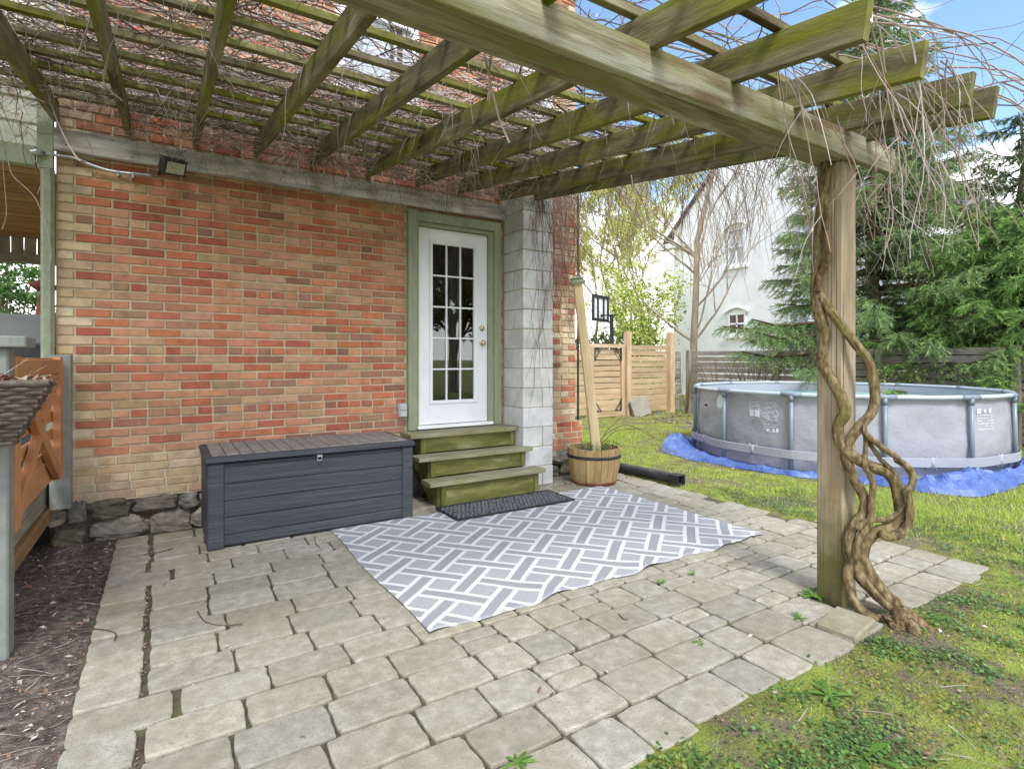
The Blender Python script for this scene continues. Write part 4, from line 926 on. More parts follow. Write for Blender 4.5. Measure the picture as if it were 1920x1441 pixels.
# ------------------------------------------------------------------ barrel planter, leaning post, drain pipe
random.seed(51)
bp_ = Vector((3.82, 4.43, 0)); bar = thing('barrel_planter', bp_, 'half barrel wooden planter beside the block pillar', 'planter')
HB_ = .375; nst = 22
def br(t): return .222+.055*t+.018*math.sin(PI*t)
for k in range(nst):
    a0, a1 = 2*PI*k/nst+.008, 2*PI*(k+1)/nst-.008; s = MB(); m_ = 6; vs = []
    for i in range(m_+1):
        t = i/m_; r = br(t); z = HB_*t+(jit(-.004, .004) if i == m_ else 0)
        for (a, rr) in ((a0, r), (a1, r), (a1, r-.022), (a0, r-.022)): vs.append((bp_.x+rr*math.cos(a), bp_.y+rr*math.sin(a), z))
    fs = [(i*4+e, i*4+(e+1) % 4, (i+1)*4+(e+1) % 4, (i+1)*4+e) for i in range(m_) for e in range(4)]+[(0, 3, 2, 1), (m_*4, m_*4+1, m_*4+2, m_*4+3)]
    s.add(vs, fs); s.build('stave', 'barrel_wood', bar)
for (t0, t1, mt_) in ((.02, .10, 'rusty'), (.74, .82, 'dark_metal')):
    s = MB(); s.lathe([(br(t0)+.001, HB_*t0), (br(t0)+.005, HB_*t0), (br(t1)+.005, HB_*t1), (br(t1)+.001, HB_*t1)], bp_, 40); s.build('hoop', mt_, bar, True)
s = MB(); s.lathe([(0, HB_*.86), (br(.86)-.02, HB_*.85)], bp_, 24); s.build('potting_soil', 'soil', bar)
lp = thing('leaning_post', bp_+Vector((0, 0, .3)), 'pale squared timber post leaning in the barrel planter', 'post')
ptop, pbot = pD(1083, 531, 5.72), pD(1111, 846, 5.74)
ptop.y = 4.40; pbot = Vector((3.835, 4.40, .30)); ptop = pY(1083, 531, 4.42)
board('shaft', pbot, ptop, .092, .092, 'tan_wood', lp, up=(.55, .85, 0), c=.006, wob=.0008)
Mt, _l = frame(pbot, ptop, (.55, .85, 0)); Mc = Mt.copy(); Mc.translation = ptop
s = MB(); s.add([(0, -.075, -.075), (0, .075, -.075), (0, .075, .075), (0, -.075, .075), (.012, -.075, -.075), (.012, .075, -.075), (.012, .075, .075), (.012, -.075, .075), (.04, -.055, -.055), (.04, .055, -.055), (.04, .055, .055), (.04, -.055, .055), (.05, -.07, -.07), (.05, .07, -.07), (.05, .07, .07), (.05, -.07, .07), (.075, 0, 0)],
    [(0, 3, 2, 1)]+[(r+i, r+(i+1) % 4, r+4+(i+1) % 4, r+4+i) for r in (0, 4, 8) for i in range(4)]+[(12+i, 12+(i+1) % 4, 16) for i in range(4)]); s.build('lantern_cap', 'green_paint', lp, M=Mc)
def leafquad(s, p, d, up, L_, w, col):
    d = Vector(d).normalized(); n = Vector(up); sd__ = d.cross(n); sd__ = sd__.normalized() if sd__.length > 1e-5 else d.orthogonal().normalized(); p = Vector(p)
    nn = sd__.cross(d)
    s.add([p, p+d*L_*.5+sd__*w/2+nn*w*.12, p+d*L_, p+d*L_*.5-sd__*w/2+nn*w*.12], [(0, 1, 2), (0, 2, 3)], col)
def rnd(): 
    v = Vector((random.gauss(0, 1), random.gauss(0, 1), random.gauss(0, 1))); return v.normalized()
pl = thing('barrel_plant', bp_+Vector((0, 0, .32)), 'young green plant with arching bare canes growing in the barrel', 'plant')
s = MB()
for i in range(260):
    a = jit(0, 2*PI); r = jit(.02, .2); p = bp_+Vector((r*math.cos(a)+.05, r*math.sin(a)-.04, .325+jit(0, .09)))
    leafquad(s, p, (jit(-1, 1), jit(-1, 1), jit(0, .8)), (0, 0, 1), jit(.025, .05), jit(.012, .022), random.choice([(.10, .19, .03), (.15, .24, .05), (.07, .14, .025), (.24, .30, .16)]))
s.build('foliage', 'leaf', pl)
s = MB()
for pts in ([(1118, 842), (1130, 820), (1150, 805), (1172, 797), (1190, 801), (1225, 820)], [(1116, 843), (1140, 805), (1152, 795), (1165, 780)], [(1120, 843), (1135, 825), (1155, 808), (1195, 803), (1210, 807), (1230, 822)]):
    s.tube(spline([pY(x, y, 4.38-.0012*(x-1116)) for x, y in pts], 6), .004, 5, (.12, .075, .05), cap=False)
s.build('canes', 'twig', pl)
pe, pb2 = Vector((4.47, 3.93, .055)), Vector((4.40, 4.72, .055))
dp_ = thing('drain_pipe', (4.43, 4.3, 0), 'black ribbed drain pipe lying on the ground beside the barrel', 'pipe')
n = 60; s = MB(); s.tube([pb2.lerp(pe, i/n) for i in range(n+1)], [.052+.004*(i % 2) for i in range(n+1)], 16); s.build('ribbed_tube', 'black_plastic', dp_, True)
d_ = (pe-pb2).normalized(); M_, L_ = frame(pe, pe+d_*.10)
s = MB(); w_ = .06
for (y0, y1, z0, z1) in ((-w_, w_, -.054, -.046), (-w_, w_, .042, .05), (-w_, -w_+.008, -.0455, .0415), (w_-.008, w_, -.0455, .0415)): s.box(-.02, .10, y0, y1, z0, z1)
s.build('outlet_end', 'black_plastic', dp_, M=M_)

# ------------------------------------------------------------------ pool
random.seed(61)
PC, PR, PH, NL = Vector((7.88, 4.06, 0)), 1.86, .90, 13
pool = thing('frame_pool', PC, 'round grey above ground frame pool standing on a blue tarp', 'pool')
la = [math.radians(138.5+27.6923*k) for k in range(NL)]
def prad(a, z):
    k = ((math.degrees(a)-138.5) % 27.6923)/27.6923; bul = math.sin(PI*k)
    t = z/PH
    return (PR-.045)*(1-.012*bul)+.022*math.sin(PI*min(1, t))+.014*noise.noise((a*5, z*4, 2))+.009*noise.noise((a*13+z*6, z*5-a*4, 7))
s = MB(); na, nz_ = 260, 16; vs = []
for j in range(nz_+1):
    z = .012+(PH-.05)*j/nz_
    for i in range(na):
        a = 2*PI*i/na; r = prad(a, z); vs.append((PC.x+r*math.cos(a), PC.y+r*math.sin(a), z))
s.add(vs, [(j*na+i, j*na+(i+1) % na, (j+1)*na+(i+1) % na, (j+1)*na+i) for j in range(nz_) for i in range(na)])
liner = s.build('liner', 'pool_liner', pool, True)
s = MB(); s.lathe([(PR-.13, 0), (PR-.10, .60), (PR-.08, .87)], PC, 80); o = s.build('inner_liner', 'pool_strap', pool, True)
s = MB(); s.lathe([(0, .755), (PR-.5, .755), (PR-.095, .755)], PC, 60); s.build('water', 'pool_water', pool, True)
for k in range(NL):
    a0, a1 = la[k], la[(k+1) % NL] if k < NL-1 else la[0]+2*PI
    p0, p1 = [PC+Vector((PR*math.cos(a), PR*math.sin(a), PH-.012)) for a in (a0, a1)]
    mid = PC+Vector((math.cos((a0+a1)/2), math.sin((a0+a1)/2), 0))*(PR*.988); mid.z = PH-.014
    s = MB(); s.tube(spline([p0, mid, p1], 6), .026, 10); s.build('top_rail', 'pool_rail', pool, True)
    s = MB(); q0, q1 = p0.lerp(p1, .16), p0.lerp(p1, -.0)
    t0 = PC+Vector((math.cos(a0-.06), math.sin(a0-.06), 0))*PR*.999; t1 = PC+Vector((math.cos(a0+.06), math.sin(a0+.06), 0))*PR*.999; t0.z = t1.z = PH-.014
    s.tube([t0, p0+Vector((0, 0, -.002)), t1], .030, 10); s.tube([p0+Vector((0, 0, -.01)), p0+Vector((0, 0, -.08))], .029, 10); s.build('tee_joint', 'pool_frame', pool, True)
    o_ = Vector((math.cos(a0), math.sin(a0), 0))
    s = MB(); s.tube([p0+Vector((0, 0, -.05)), PC+o_*(PR+.02)+Vector((0, 0, .02))], .024, 10); s.build('leg', 'pool_frame', pool, True)
    s = MB(); c_ = PC+o_*(PR+.02); s.cbox(c_.x-.035, c_.x+.035, c_.y-.035, c_.y+.035, .006, .026, .005); s.build('foot', 'pool_frame', pool)
    am = a0+.5*(a1-a0); c_ = PC+Vector((math.cos(am), math.sin(am), 0))*(PR+.005)
    s = MB(); tn = Vector((-math.sin(am), math.cos(am), 0)); 
    for q in (-1, 1):
        s.tube(spline([c_+tn*.05*q+Vector((0, 0, .27)), c_+tn*.028*q+Vector((0, 0, .23)), c_+tn*.022*q+Vector((0, 0, .2)), c_+tn*.045*q+Vector((0, 0, .13))], 4), .009, 6)
    s.tube([c_+Vector((0, 0, .14)), c_+Vector((0, 0, .26))], .026, 8); s.build('strap_buckle', 'pool_strap', pool, True)
s = MB(); na = 130; vs = []
for i in range(na):
    a = 2*PI*i/na
    k = ((math.degrees(a)-138.5) % 27.6923)/27.6923
    r = PR+.03+.016*math.cos(2*PI*k)
    for (z, e) in ((.155, 0), (.16, .008), (.25, .008), (.255, 0)): vs.append((PC.x+(r+e)*math.cos(a), PC.y+(r+e)*math.sin(a), z))
s.add(vs, [(i*4+e, ((i+1) % na)*4+e, ((i+1) % na)*4+e+1, i*4+e+1) for i in range(na) for e in range(3)]); s.build('strap', 'pool_strap', pool)
# printed marks on the liner (white warning panels, round logo)
def on_liner(x, z, px):                                # angle on the pool wall for a photo column
    r = ray(px, 800); d = Vector((r.x, r.y)); o2 = Vector((PC.x, PC.y)); A = d.dot(d); B = -2*d.dot(o2); C_ = o2.dot(o2)-(PR+.01)**2
    t = (-B-math.sqrt(max(0, B*B-4*A*C_)))/(2*A); q = d*t-o2; return math.atan2(q.y, q.x) % (2*PI)
def lp_(a, z, e=.006): r = prad(a, z)+e; return Vector((PC.x+r*math.cos(a), PC.y+r*math.sin(a), z))
def decal(px0, px1, z0, z1, s):
    a0, a1 = on_liner(0, 0, px0), on_liner(0, 0, px1); n = max(1, int(abs(a1-a0)/.03)); nz2 = max(1, int((z1-z0)/.05))
    for i in range(n):
        for j in range(nz2):
            b0, b1 = a0+(a1-a0)*i/n, a0+(a1-a0)*(i+1)/n; y0, y1 = z0+(z1-z0)*j/nz2, z0+(z1-z0)*(j+1)/nz2
            s.quad(lp_(b0, y0), lp_(b1, y0), lp_(b1, y1), lp_(b0, y1))
s = MB(); random.seed(8)
for px0, px1, z0, z1, rows in ((1399, 1421, .56, .78, 9), (1429, 1456, .56, .78, 11), (1428, 1456, .42, .53, 4), (1842, 1876, .52, .70, 6)):
    for k in range(rows):
        z = z1-(z1-z0)*(k+.4)/rows; x = px0
        while x < px1-1.2:
            w = jit(1.5, 5); 
            if random.random() < .75: decal(x, min(px1, x+w), z-.004, z+.004, s)
            x += w+jit(.7, 1.4)
for px0, px1, z0, z1 in ((1400, 1408, .60, .68), (1410, 1420, .60, .68), (1841, 1848, .71, .76), (1854, 1858, .72, .75), (1866, 1871, .71, .76), (1433, 1438, .44, .47), (1446, 1449, .44, .47), (1452, 1457, .44, .48)): decal(px0, px1, z0, z1, s)
s.build('printed_warning', 'print_white', liner, kind='stuff')
a0 = on_liner(0, 0, 1345)
def disc(r, e, name, mt_):
    s = MB(); c_ = lp_(a0, .735, e); vs = [c_]
    for k in range(28): an = 2*PI*k/28; vs.append(lp_(a0+r*math.cos(an)/PR, .735+r*1.0*math.sin(an), e))
    s.add(vs, [(0, 1+k, 1+(k+1) % 28) for k in range(28)]); s.build(name, mt_, liner)
disc(.115, .006, 'logo_ring', 'print_teal'); disc(.085, .010, 'round_logo', 'print_white')
s = MB(); c_ = lp_(on_liner(0, 0, 1318), .66, .0); s.tube([c_, c_+(c_-PC).normalized()*.03], .014, 10); s.build('valve_plug', 'dark_metal', pool)
# tarp
s = MB(); na, nr = 420, 24; vs = []
for j in range(nr+1):
    t = j/nr
    for i in range(na):
        a = 2*PI*i/na; ext = .20+.12*noise.noise((math.cos(a)*2.2, math.sin(a)*2.2, 4))+.05*noise.noise((math.cos(a)*9, math.sin(a)*9, 6))
        w = max(0, math.cos((a-math.radians(236))/1.0))**22*.34+max(0, math.cos(a-math.radians(146)))**14*.30; ext += w
        r = PR-.30+(ext+.30)*t
        fold = abs(math.sin(t*9+3*noise.noise((math.cos(a)*3, math.sin(a)*3, 1))))*.025+abs(noise.noise((a*13, t*6, 1)))*.045+abs(noise.noise((a*31, t*9, 6)))*.02
        lump = (max(0, math.cos(a-math.radians(240)))**40*.16+max(0, math.cos(a-math.radians(262)))**60*.10+max(0, math.cos(a-math.radians(138)))**50*.17+max(0, math.cos(a-math.radians(285)))**40*.12)*math.exp(-((t-.72)/.22)**2)*(.6+.7*abs(noise.noise((a*18, t*7, 3))))
        z = .003+((fold+lump*1.3)*min(1, max(0, (r-PR+.02)/.1)) if r > PR-.02 else 0)
        if j == nr: z = max(-.005, z*.15-.008)
        vs.append((PC.x+r*math.cos(a), PC.y+r*math.sin(a), z))
s.add(vs, [(j*na+i, (j+1)*na+i, (j+1)*na+(i+1) % na, j*na+(i+1) % na) for j in range(nr) for i in range(na)])
tag(s.build('blue_tarp', 'tarp'), 'crumpled blue tarpaulin spread under the pool', 'tarp')

# ------------------------------------------------------------------ fences
random.seed(71)
FY = 9.2
def slats(th, p0, p1, z0, z1, n, mat, gap=.016, t=.02, off=0.0, sag=0):
    h = (z1-z0)/n
    for k in range(n):
        a, b = Vector(p0), Vector(p1); a.z = b.z = z0+h*(k+.5); a.z += jit(-.006, .006); b.z += jit(-.006, .006)
        board('slat', a, b, t, h-gap*jit(.6, 1.5), mat, th, c=.002, seg=2, wob=.002)
def fpost(th, x, y, zt_, w, mat, z0=-.05): board('fence_post', (x, y, z0), (x, y, zt_), w, w, mat, th, up=(0, 1, 0), c=.005, wob=0)
def fx(px): return pY(px, 700, FY).x
gx_ = [fx(1106), fx(1170), fx(1181), fx(1250), fx(1264)]
wg = thing('wooden_gate', ((gx_[0]+gx_[1])/2, FY, 0), 'warm brown slatted garden gate with black corner braces', 'gate')
slats(wg, (gx_[0]+.09, FY+.03, 0), (gx_[1]-.07, FY+.03, 0), .13, 1.52, 11, 'cedar')
board('stile', (gx_[0]+.06, FY, .06), (gx_[0]+.06, FY, 1.54), .09, .05, 'cedar', wg, up=(0, 1, 0)); board('stile', (gx_[1]-.05, FY, .06), (gx_[1]-.05, FY, 1.54), .09, .05, 'cedar', wg, up=(0, 1, 0))
board('top_rail', (gx_[0]-.02, FY, 1.58), (gx_[1], FY, 1.58), .06, .08, 'cedar', wg); board('bottom_rail', (gx_[0], FY-.01, .06), (gx_[1], FY-.01, .06), .05, .11, 'cedar', wg)
for (xa, sx) in ((gx_[0]+.12, 1), (gx_[1]-.11, -1)):
    for (za, sz) in ((1.53, -1), (.13, 1)):
        s = MB(); s.tube([(xa, FY-.03, za+.28*sz), (xa, FY-.03, za), (xa, FY-.03, za+.001*sz)], .014, 5); s.tube([(xa, FY-.03, za+.27*sz*.05), (xa+.22*sx*0+.2*sx, FY-.03, za+.01*sz)], .012, 5); s.tube([(xa+.01*sx, FY-.03, za+.22*sz), (xa+.17*sx, FY-.03, za+.02*sz)], .012, 5); s.build('corner_brace', 'dark_metal', wg)
wf = thing('slat_fence', ((gx_[2]+gx_[3])/2, FY, 0), 'warm brown horizontal slat fence with two tall posts beside the gate', 'fence')
slats(wf, (gx_[2]+.02, FY+.03, 0), (gx_[3]+.02, FY+.03, 0), .06, 1.62, 12, 'cedar')
fpost(wf, (gx_[1]+gx_[2])/2+.02, FY, 1.92, .13, 'cedar'); fpost(wf, (gx_[3]+gx_[4])/2, FY, 1.93, .15, 'cedar')
wl = thing('slat_fence', (gx_[0]-.6, FY, 0), 'short warm brown slat fence section left of the gate behind the leaning post', 'fence')
slats(wl, (gx_[0]-1.1, FY+.03, 0), (gx_[0]-.06, FY+.03, 0), .06, 1.5, 11, 'cedar'); fpost(wl, gx_[0]-.02, FY+.02, 1.55, .09, 'cedar')
gfn = thing('side_fence', (10.75, 5.5, 0), 'weathered grey horizontal slat fence running behind the pool', 'fence')
GXF = 10.72; py_ = [8.95, 6.7, 4.75, 2.9, 1.0, -1.0]
for k in range(len(py_)-1):
    n = 11; h = 1.46/n
    for q in range(n):
        z = .03+h*(q+.5); gp = .016 if q < 6 else .026
        board('slat', (GXF+.05, py_[k], z+jit(-.008, .008)), (GXF+.05, py_[k+1]+.01, z+jit(-.008, .008)), .02, h-gp*jit(.5, 1.6), 'grey_wood', gfn, c=.002, seg=2, wob=.002)
for y in py_: fpost(gfn, GXF-.01, y, 1.50, .10, 'grey_wood')
board('slat', (gx_[4]+.08, FY+.05, .8), (GXF+.04, FY+.05, .8), .02, .1, 'grey_wood', gfn)
slats(gfn, (gx_[4]+.08, FY+.02, 0), (GXF+.02, FY+.02, 0), .03, 1.48, 11, 'grey_wood')
sl = Vector((pG(1205, 772).x, FY-.22, 0))
s = MB(); s.cbox(-.27, .27, -.025, .025, 0, .42, .008, (.6, .56, .48)); tag(s.build('concrete_slab', 'block', M=Matrix.Translation((pY(1205, 770, FY-.2).x, FY-.22, -.01)) @ Matrix.Rotation(math.radians(-14), 4, 'X') @ Matrix.Rotation(math.radians(-12), 4, 'Y')), 'square concrete slab leaning against the brown fence', 'slab')

# basketball hoop
random.seed(73)
hp_ = Vector((pD(1147, 600, 17).x, pD(1147, 600, 17).y, 0)); hoop = thing('basketball_hoop', hp_, 'black portable basketball hoop standing beyond the gate', 'basketball hoop')
s = MB(); s.tube([hp_+Vector((0, 0, -.02)), hp_+Vector((0, 0, 2.65))], .065, 10); s.build('pole', 'dark_metal', hoop)
bc = pD(1126, 578, 16.7); 
Mb = Matrix.Translation(bc) @ Matrix.Rotation(math.radians(21), 4, 'Z')
s = MB(); bw, bh = .52, .40
for (a, b, c, d) in ((-bw, -bw+.09, -bh, bh), (bw-.09, bw, -bh, bh), (-bw+.091, bw-.091, -bh, -bh+.09), (-bw+.091, bw-.091, bh-.09, bh), (-.22, -.15, -bh+.09, bh-.09), (.15, .22, -bh+.09, bh-.09)): s.cbox(a, b, -.03, .03, c, d, .004)
s.build('backboard_frame', 'dark_metal', hoop, M=Mb)
s = MB(); s.box(-bw+.05, bw-.05, .005, .015, -bh+.05, bh-.05); s.build('backboard_panel', 'white_trim', hoop, M=Mb)
s = MB(); P = [Vector((.22*math.cos(a), -.28+.22*math.sin(a), -.22)) for a in np.linspace(0, 2*PI, 25)]; s.tube(P, .012, 6); s.tube([(0, -.05, -.22), (0, -.03, -.22)], .05, 6); s.build('rim', 'dark_metal', hoop, M=Mb)
s = MB(); s.tube([Vector((0, .04, -.1)), Vector((.25, .22, -.35))], .03, 6); s.tube([Vector((0, .04, .2)), Vector((.25, .22, -.2))], .03, 6); s.build('arm', 'dark_metal', hoop, M=Mb)

# ------------------------------------------------------------------ white house beyond the fence
random.seed(81)
wh = thing('white_house', (16.3, 10.5, 0), 'white painted brick gable house beyond the grey fence', 'house')
HX, ya, yb, ze, zp = 16.0, 14.05, 6.6, 5.95, 9.6
ym = (ya+yb)/2
s = MB(); pr = [(ya, -.1), (yb, -.1), (yb, ze), (ym, zp), (ya, ze)]; n = 5
s.add([(HX, y, z) for y, z in pr]+[(HX+9, y, z) for y, z in pr], [tuple(range(n))[::-1], tuple(range(n, 2*n))]+[(i, (i+1) % n, n+(i+1) % n, n+i) for i in range(n)]); s.build('wall', 'white_brick', wh)
for (y0, sg) in ((ya, 1), (yb, -1)):
    a = Vector((HX-.14, y0+.45*sg, ze-.44)); b = Vector((HX-.14, ym, zp+.03)); o_ = Vector((9.6, 0, 0)); u_ = Vector((0, 0, .10))
    s = MB(); s.add([a, b, b+o_, a+o_, a+u_, b+u_, b+o_+u_, a+o_+u_], [(0, 1, 2, 3), (4, 7, 6, 5), (0, 4, 5, 1), (1, 5, 6, 2), (2, 6, 7, 3), (3, 7, 4, 0)]); s.build('roof', 'shingle', wh)
    s = MB(); y_ = y0+.2*sg; s.cbox(HX-.32, HX+1.2 if 0 else HX-.002, min(y0-.7*sg, y0+.5*sg), max(y0-.7*sg, y0+.5*sg), ze-.62, ze-.42, .02); s.build('eave_return', 'white_trim', wh)
def arch_win(px0, px1, py0, py1, mat):
    p0, p1 = pX(px0, py1, HX), pX(px1, py0, HX); y0, y1, z0, z1 = p1.y, p0.y, p0.z, p1.z
    y0, y1 = min(y0, y1), max(y0, y1)
    s = MB()
    for (a, b, c, d) in ((y0, y0+.07, z0, z1), (y1-.07, y1, z0, z1), (y0+.0705, y1-.0705, z0, z0+.07), (y0+.0705, y1-.0705, z1-.07, z1), (y0+.0705, y1-.0705, (z0+z1)/2-.03, (z0+z1)/2+.03), ((y0+y1)/2-.02, (y0+y1)/2+.02, z0+.0705, z1-.0705)): s.box(HX-.05, HX-.004, a, b, c, d)
    w = s.build('window', 'white_trim', wh)
    s = MB(); s.box(HX-.02, HX-.006, y0+.06, y1-.06, z0+.06, z1-.06); s.build('pane', mat, w)
    s = MB(); P = [Vector((HX-.04, y0-.12+(y1-y0+.24)*t, z1+.02+.16*math.sin(PI*t))) for t in np.linspace(0, 1, 11)]; s.tube(P, .05, 6); s.build('arch', 'white_trim', w)
    s = MB(); s.cbox(HX-.10, HX-.003, y0-.1, y1+.1, z0-.12, z0-.004, .01); s.build('sill', 'white_trim', w)
arch_win(1365, 1399, 424, 500, 'old_glass'); arch_win(1366, 1400, 585, 628, 'dusk_glass'); arch_win(1478, 1520, 582, 640, 'old_glass'); arch_win(1482, 1525, 400, 500, 'old_glass')
# low red brick building far beyond the porch, utility pole
fb = thing('far_building', (-3.2, 30, 0), 'distant low red brick building seen through the side porch', 'building')
s = MB(); s.box(-9, -2.2, 30, 36, -.1, 2.3); s.build('wall', 'far_brick', fb); s = MB(); s.box(-9.2, -2.0, 29.8, 36.2, 2.3, 3.2); s.build('roof', 'white_trim', fb)
up_ = thing('utility_pole', (-3.0, 21, 0), 'pale utility pole in the distance seen through the porch', 'pole')
p_ = pD(79, 600, 18); up_.matrix_basis = Matrix.Translation((p_.x, p_.y, 0))
s = MB(); s.tube([(p_.x, p_.y, -.05), (p_.x, p_.y, 6)], [.13, .09], 8); s.build('shaft', 'grey_wood', up_)

# ------------------------------------------------------------------ trees
def norm_(A): return A/np.maximum(1e-9, np.linalg.norm(A, axis=1, keepdims=True))
def tri_leaves(P, D, Ln, Wd, diamond=False):
    """one narrow triangle (or leaf-shaped diamond) per entry"""
    P, D = np.asarray(P), norm_(np.asarray(D)); n = len(P)
    S_ = norm_(np.cross(D, rng.normal(size=(n, 3)))); Ln = np.asarray(Ln)[:, None]; Wd = np.asarray(Wd)[:, None]
    if diamond:
        V = np.stack([P, P+D*Ln*.45+S_*Wd/2, P+D*Ln, P+D*Ln*.45-S_*Wd/2], 1).reshape(-1, 3); return V, np.arange(4*n).reshape(n, 4)
    V = np.stack([P-S_*Wd/2, P+S_*Wd/2, P+D*Ln], 1).reshape(-1, 3); return V, np.arange(3*n).reshape(n, 3)
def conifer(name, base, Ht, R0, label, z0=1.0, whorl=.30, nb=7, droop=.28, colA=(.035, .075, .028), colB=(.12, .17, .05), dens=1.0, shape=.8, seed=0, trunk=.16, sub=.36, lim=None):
    random.seed(seed); r_ = np.random.default_rng(seed); base = Vector(base)
    t = thing(name, base, label, 'tree')
    s = MB(); P = [base+Vector((.05*math.sin(i*.9), .05*math.cos(i*1.3), Ht*i/14-.1)) for i in range(15)]; s.tube(P, [trunk*(1-.93*i/14) for i in range(15)], 10, (.75, .7, .62)); s.build('trunk', 'bark', t, True)
    br_ = MB(); PP, DD, LL, WW, CC = [], [], [], [], []
    z = z0
    while z < Ht-.1:
        f = (z-z0)/(Ht-z0); R_ = R0*(1-f)**shape+.12
        a0 = jit(0, 6.28)
        for k in range(nb):
            a = a0+2*PI*k/nb+jit(-.3, .3); L_ = R_*jit(.62, 1.12)
            if lim: L_ = lim(a, z, L_)
            if L_ < .1: continue
            out = np.array([math.cos(a), math.sin(a), 0]); side = np.array([-math.sin(a), math.cos(a), 0]); n = max(3, int(L_/.065*dens)); zz = z+jit(-.5, .5)*whorl
            def pos(u): return np.array([base.x, base.y, base.z+zz])[None]+out[None]*(u*L_)[:, None]+np.array([0, 0, 1])[None]*((-droop*L_*(u**1.3)+.16*L_*u**3)+.03*np.sin(u*9+a))[:, None]+side[None]*(.05*L_*np.sin(u*3+a*5))[:, None]
            u = np.linspace(.0, 1, 6); bp = pos(u); br_.tube([tuple(q) for q in bp], [max(.006, .02*L_*(1-.8*v)) for v in u], 4, (.5, .43, .36), cap=False)
            u = np.repeat(np.linspace(.14, 1, n), 2)+r_.normal(0, .01, 2*n); sg = np.tile([1, -1], n)
            b = pos(u); tl = sub*(1.05-.75*u)*min(1, L_/1.2)*r_.uniform(.6, 1.25, 2*n)+.05
            td = norm_(side[None]*sg[:, None]*r_.uniform(.3, 1.0, 2*n)[:, None]+out[None]*.7+np.array([0, 0, -.5])[None]*r_.uniform(-.3, 1.9, 2*n)[:, None]+r_.normal(0, .16, (2*n, 3)))
            m_ = 8
            for q in range(m_):
                w = (q+.4)/m_; p = b+td*(tl*w)[:, None]; p[:, 2] -= .18*tl*w*w
                for e in range(4):
                    PP.append(p); DD.append(td+r_.normal(0, .55, td.shape)+np.array([0, 0, -.15])); LL.append(r_.uniform(.05, .11, 2*n)); WW.append(r_.uniform(.009, .019, 2*n))
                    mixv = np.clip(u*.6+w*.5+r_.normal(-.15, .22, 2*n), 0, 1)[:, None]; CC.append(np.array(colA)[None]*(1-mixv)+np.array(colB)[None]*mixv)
        z += whorl*jit(.75, 1.25)
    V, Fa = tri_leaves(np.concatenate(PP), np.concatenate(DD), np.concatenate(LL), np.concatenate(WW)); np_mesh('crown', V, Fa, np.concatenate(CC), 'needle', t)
    br_.build('boughs', 'bark', t)
    return t
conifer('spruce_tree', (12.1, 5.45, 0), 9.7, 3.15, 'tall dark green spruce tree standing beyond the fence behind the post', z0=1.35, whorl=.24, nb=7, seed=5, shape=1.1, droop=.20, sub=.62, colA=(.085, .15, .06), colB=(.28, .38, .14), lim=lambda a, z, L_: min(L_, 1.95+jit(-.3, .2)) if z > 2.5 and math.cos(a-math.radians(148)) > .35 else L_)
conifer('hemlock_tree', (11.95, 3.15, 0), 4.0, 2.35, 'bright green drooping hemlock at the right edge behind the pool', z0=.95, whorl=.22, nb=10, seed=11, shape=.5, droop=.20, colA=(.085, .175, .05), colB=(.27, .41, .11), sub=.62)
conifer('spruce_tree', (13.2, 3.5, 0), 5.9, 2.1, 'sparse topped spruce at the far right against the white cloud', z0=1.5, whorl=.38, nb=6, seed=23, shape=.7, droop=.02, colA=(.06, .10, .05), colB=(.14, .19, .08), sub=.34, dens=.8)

def decid(name, base, Ht, label, seed, leafcol, leafn=5, leafsz=(.04, .07), r0=.13, levels=5, spread=.55, bark=(.8, .76, .68), upb=.12, first=.30, group=None, fork=3, lean=(0, 0), straight=False):
    random.seed(seed); base = Vector(base); t = thing(name, base, label, 'tree', group); s = MB(); tips = []
    def grow(p, d, L_, r, lv):
        main = straight and lv == levels; n = 10 if main else 5; P = [p.copy()]
        for i in range(n):
            d = (d+rnd()*(.03 if main else .13)+Vector((0, 0, upb*.35))).normalized(); p = p+d*L_/n; P.append(p.copy())
        s.tube(P, [r*(1-.35*i/n) for i in range(n+1)], 7 if r > .04 else 4 if r > .01 else 3, bark, cap=False)
        if lv <= 1:
            for q in P[1:]: tips.append((q.copy(), d.copy()))
            return
        k = (fork if lv > 2 else fork+1) if not main else 11
        for c in range(k):
            u = random.choice(P[4 if main else 2:]) if c else P[-1]
            nd = (d+rnd()*spread*(1.1 if c else .5)+Vector((0, 0, upb))).normalized()
            if main and c: a_ = jit(0, 6.28); nd = Vector((math.cos(a_), math.sin(a_), jit(.5, 1.5))).normalized()
            grow(u.copy(), nd, L_*(jit(.58, .82) if not main else jit(.34, .5)), r*(.62 if not main or not c else .32)*jit(.8, 1.1), lv-1)
    grow(base.copy()-Vector((0, 0, .1)), Vector((lean[0], lean[1], 1)).normalized(), Ht*first, r0, levels)
    s.build('trunk_and_limbs', 'bark', t, True)
    if leafn:
        PP, DD, LL, WW, CC = [], [], [], [], []
        for q, d in tips:
            for i in range(leafn):
                if random.random() < .25: continue
                PP.append(tuple(q+rnd()*jit(0, .12))); DD.append(tuple(rnd()+Vector((0, 0, -.1)))); l_ = jit(*leafsz); LL.append(l_); WW.append(l_*jit(.5, .8)); c = random.choice(leafcol); v = jit(.75, 1.25); CC.append((c[0]*v, c[1]*v, c[2]*v))
        V, Fa = tri_leaves(PP, DD, LL, WW, True); np_mesh('crown', V, Fa, np.array(CC), 'leaf', t)
    return t
YG = [(.62, .66, .16), (.70, .68, .22), (.52, .60, .14), (.70, .56, .22), (.66, .72, .24)]
b0 = pD(1300, 660, 15.2)
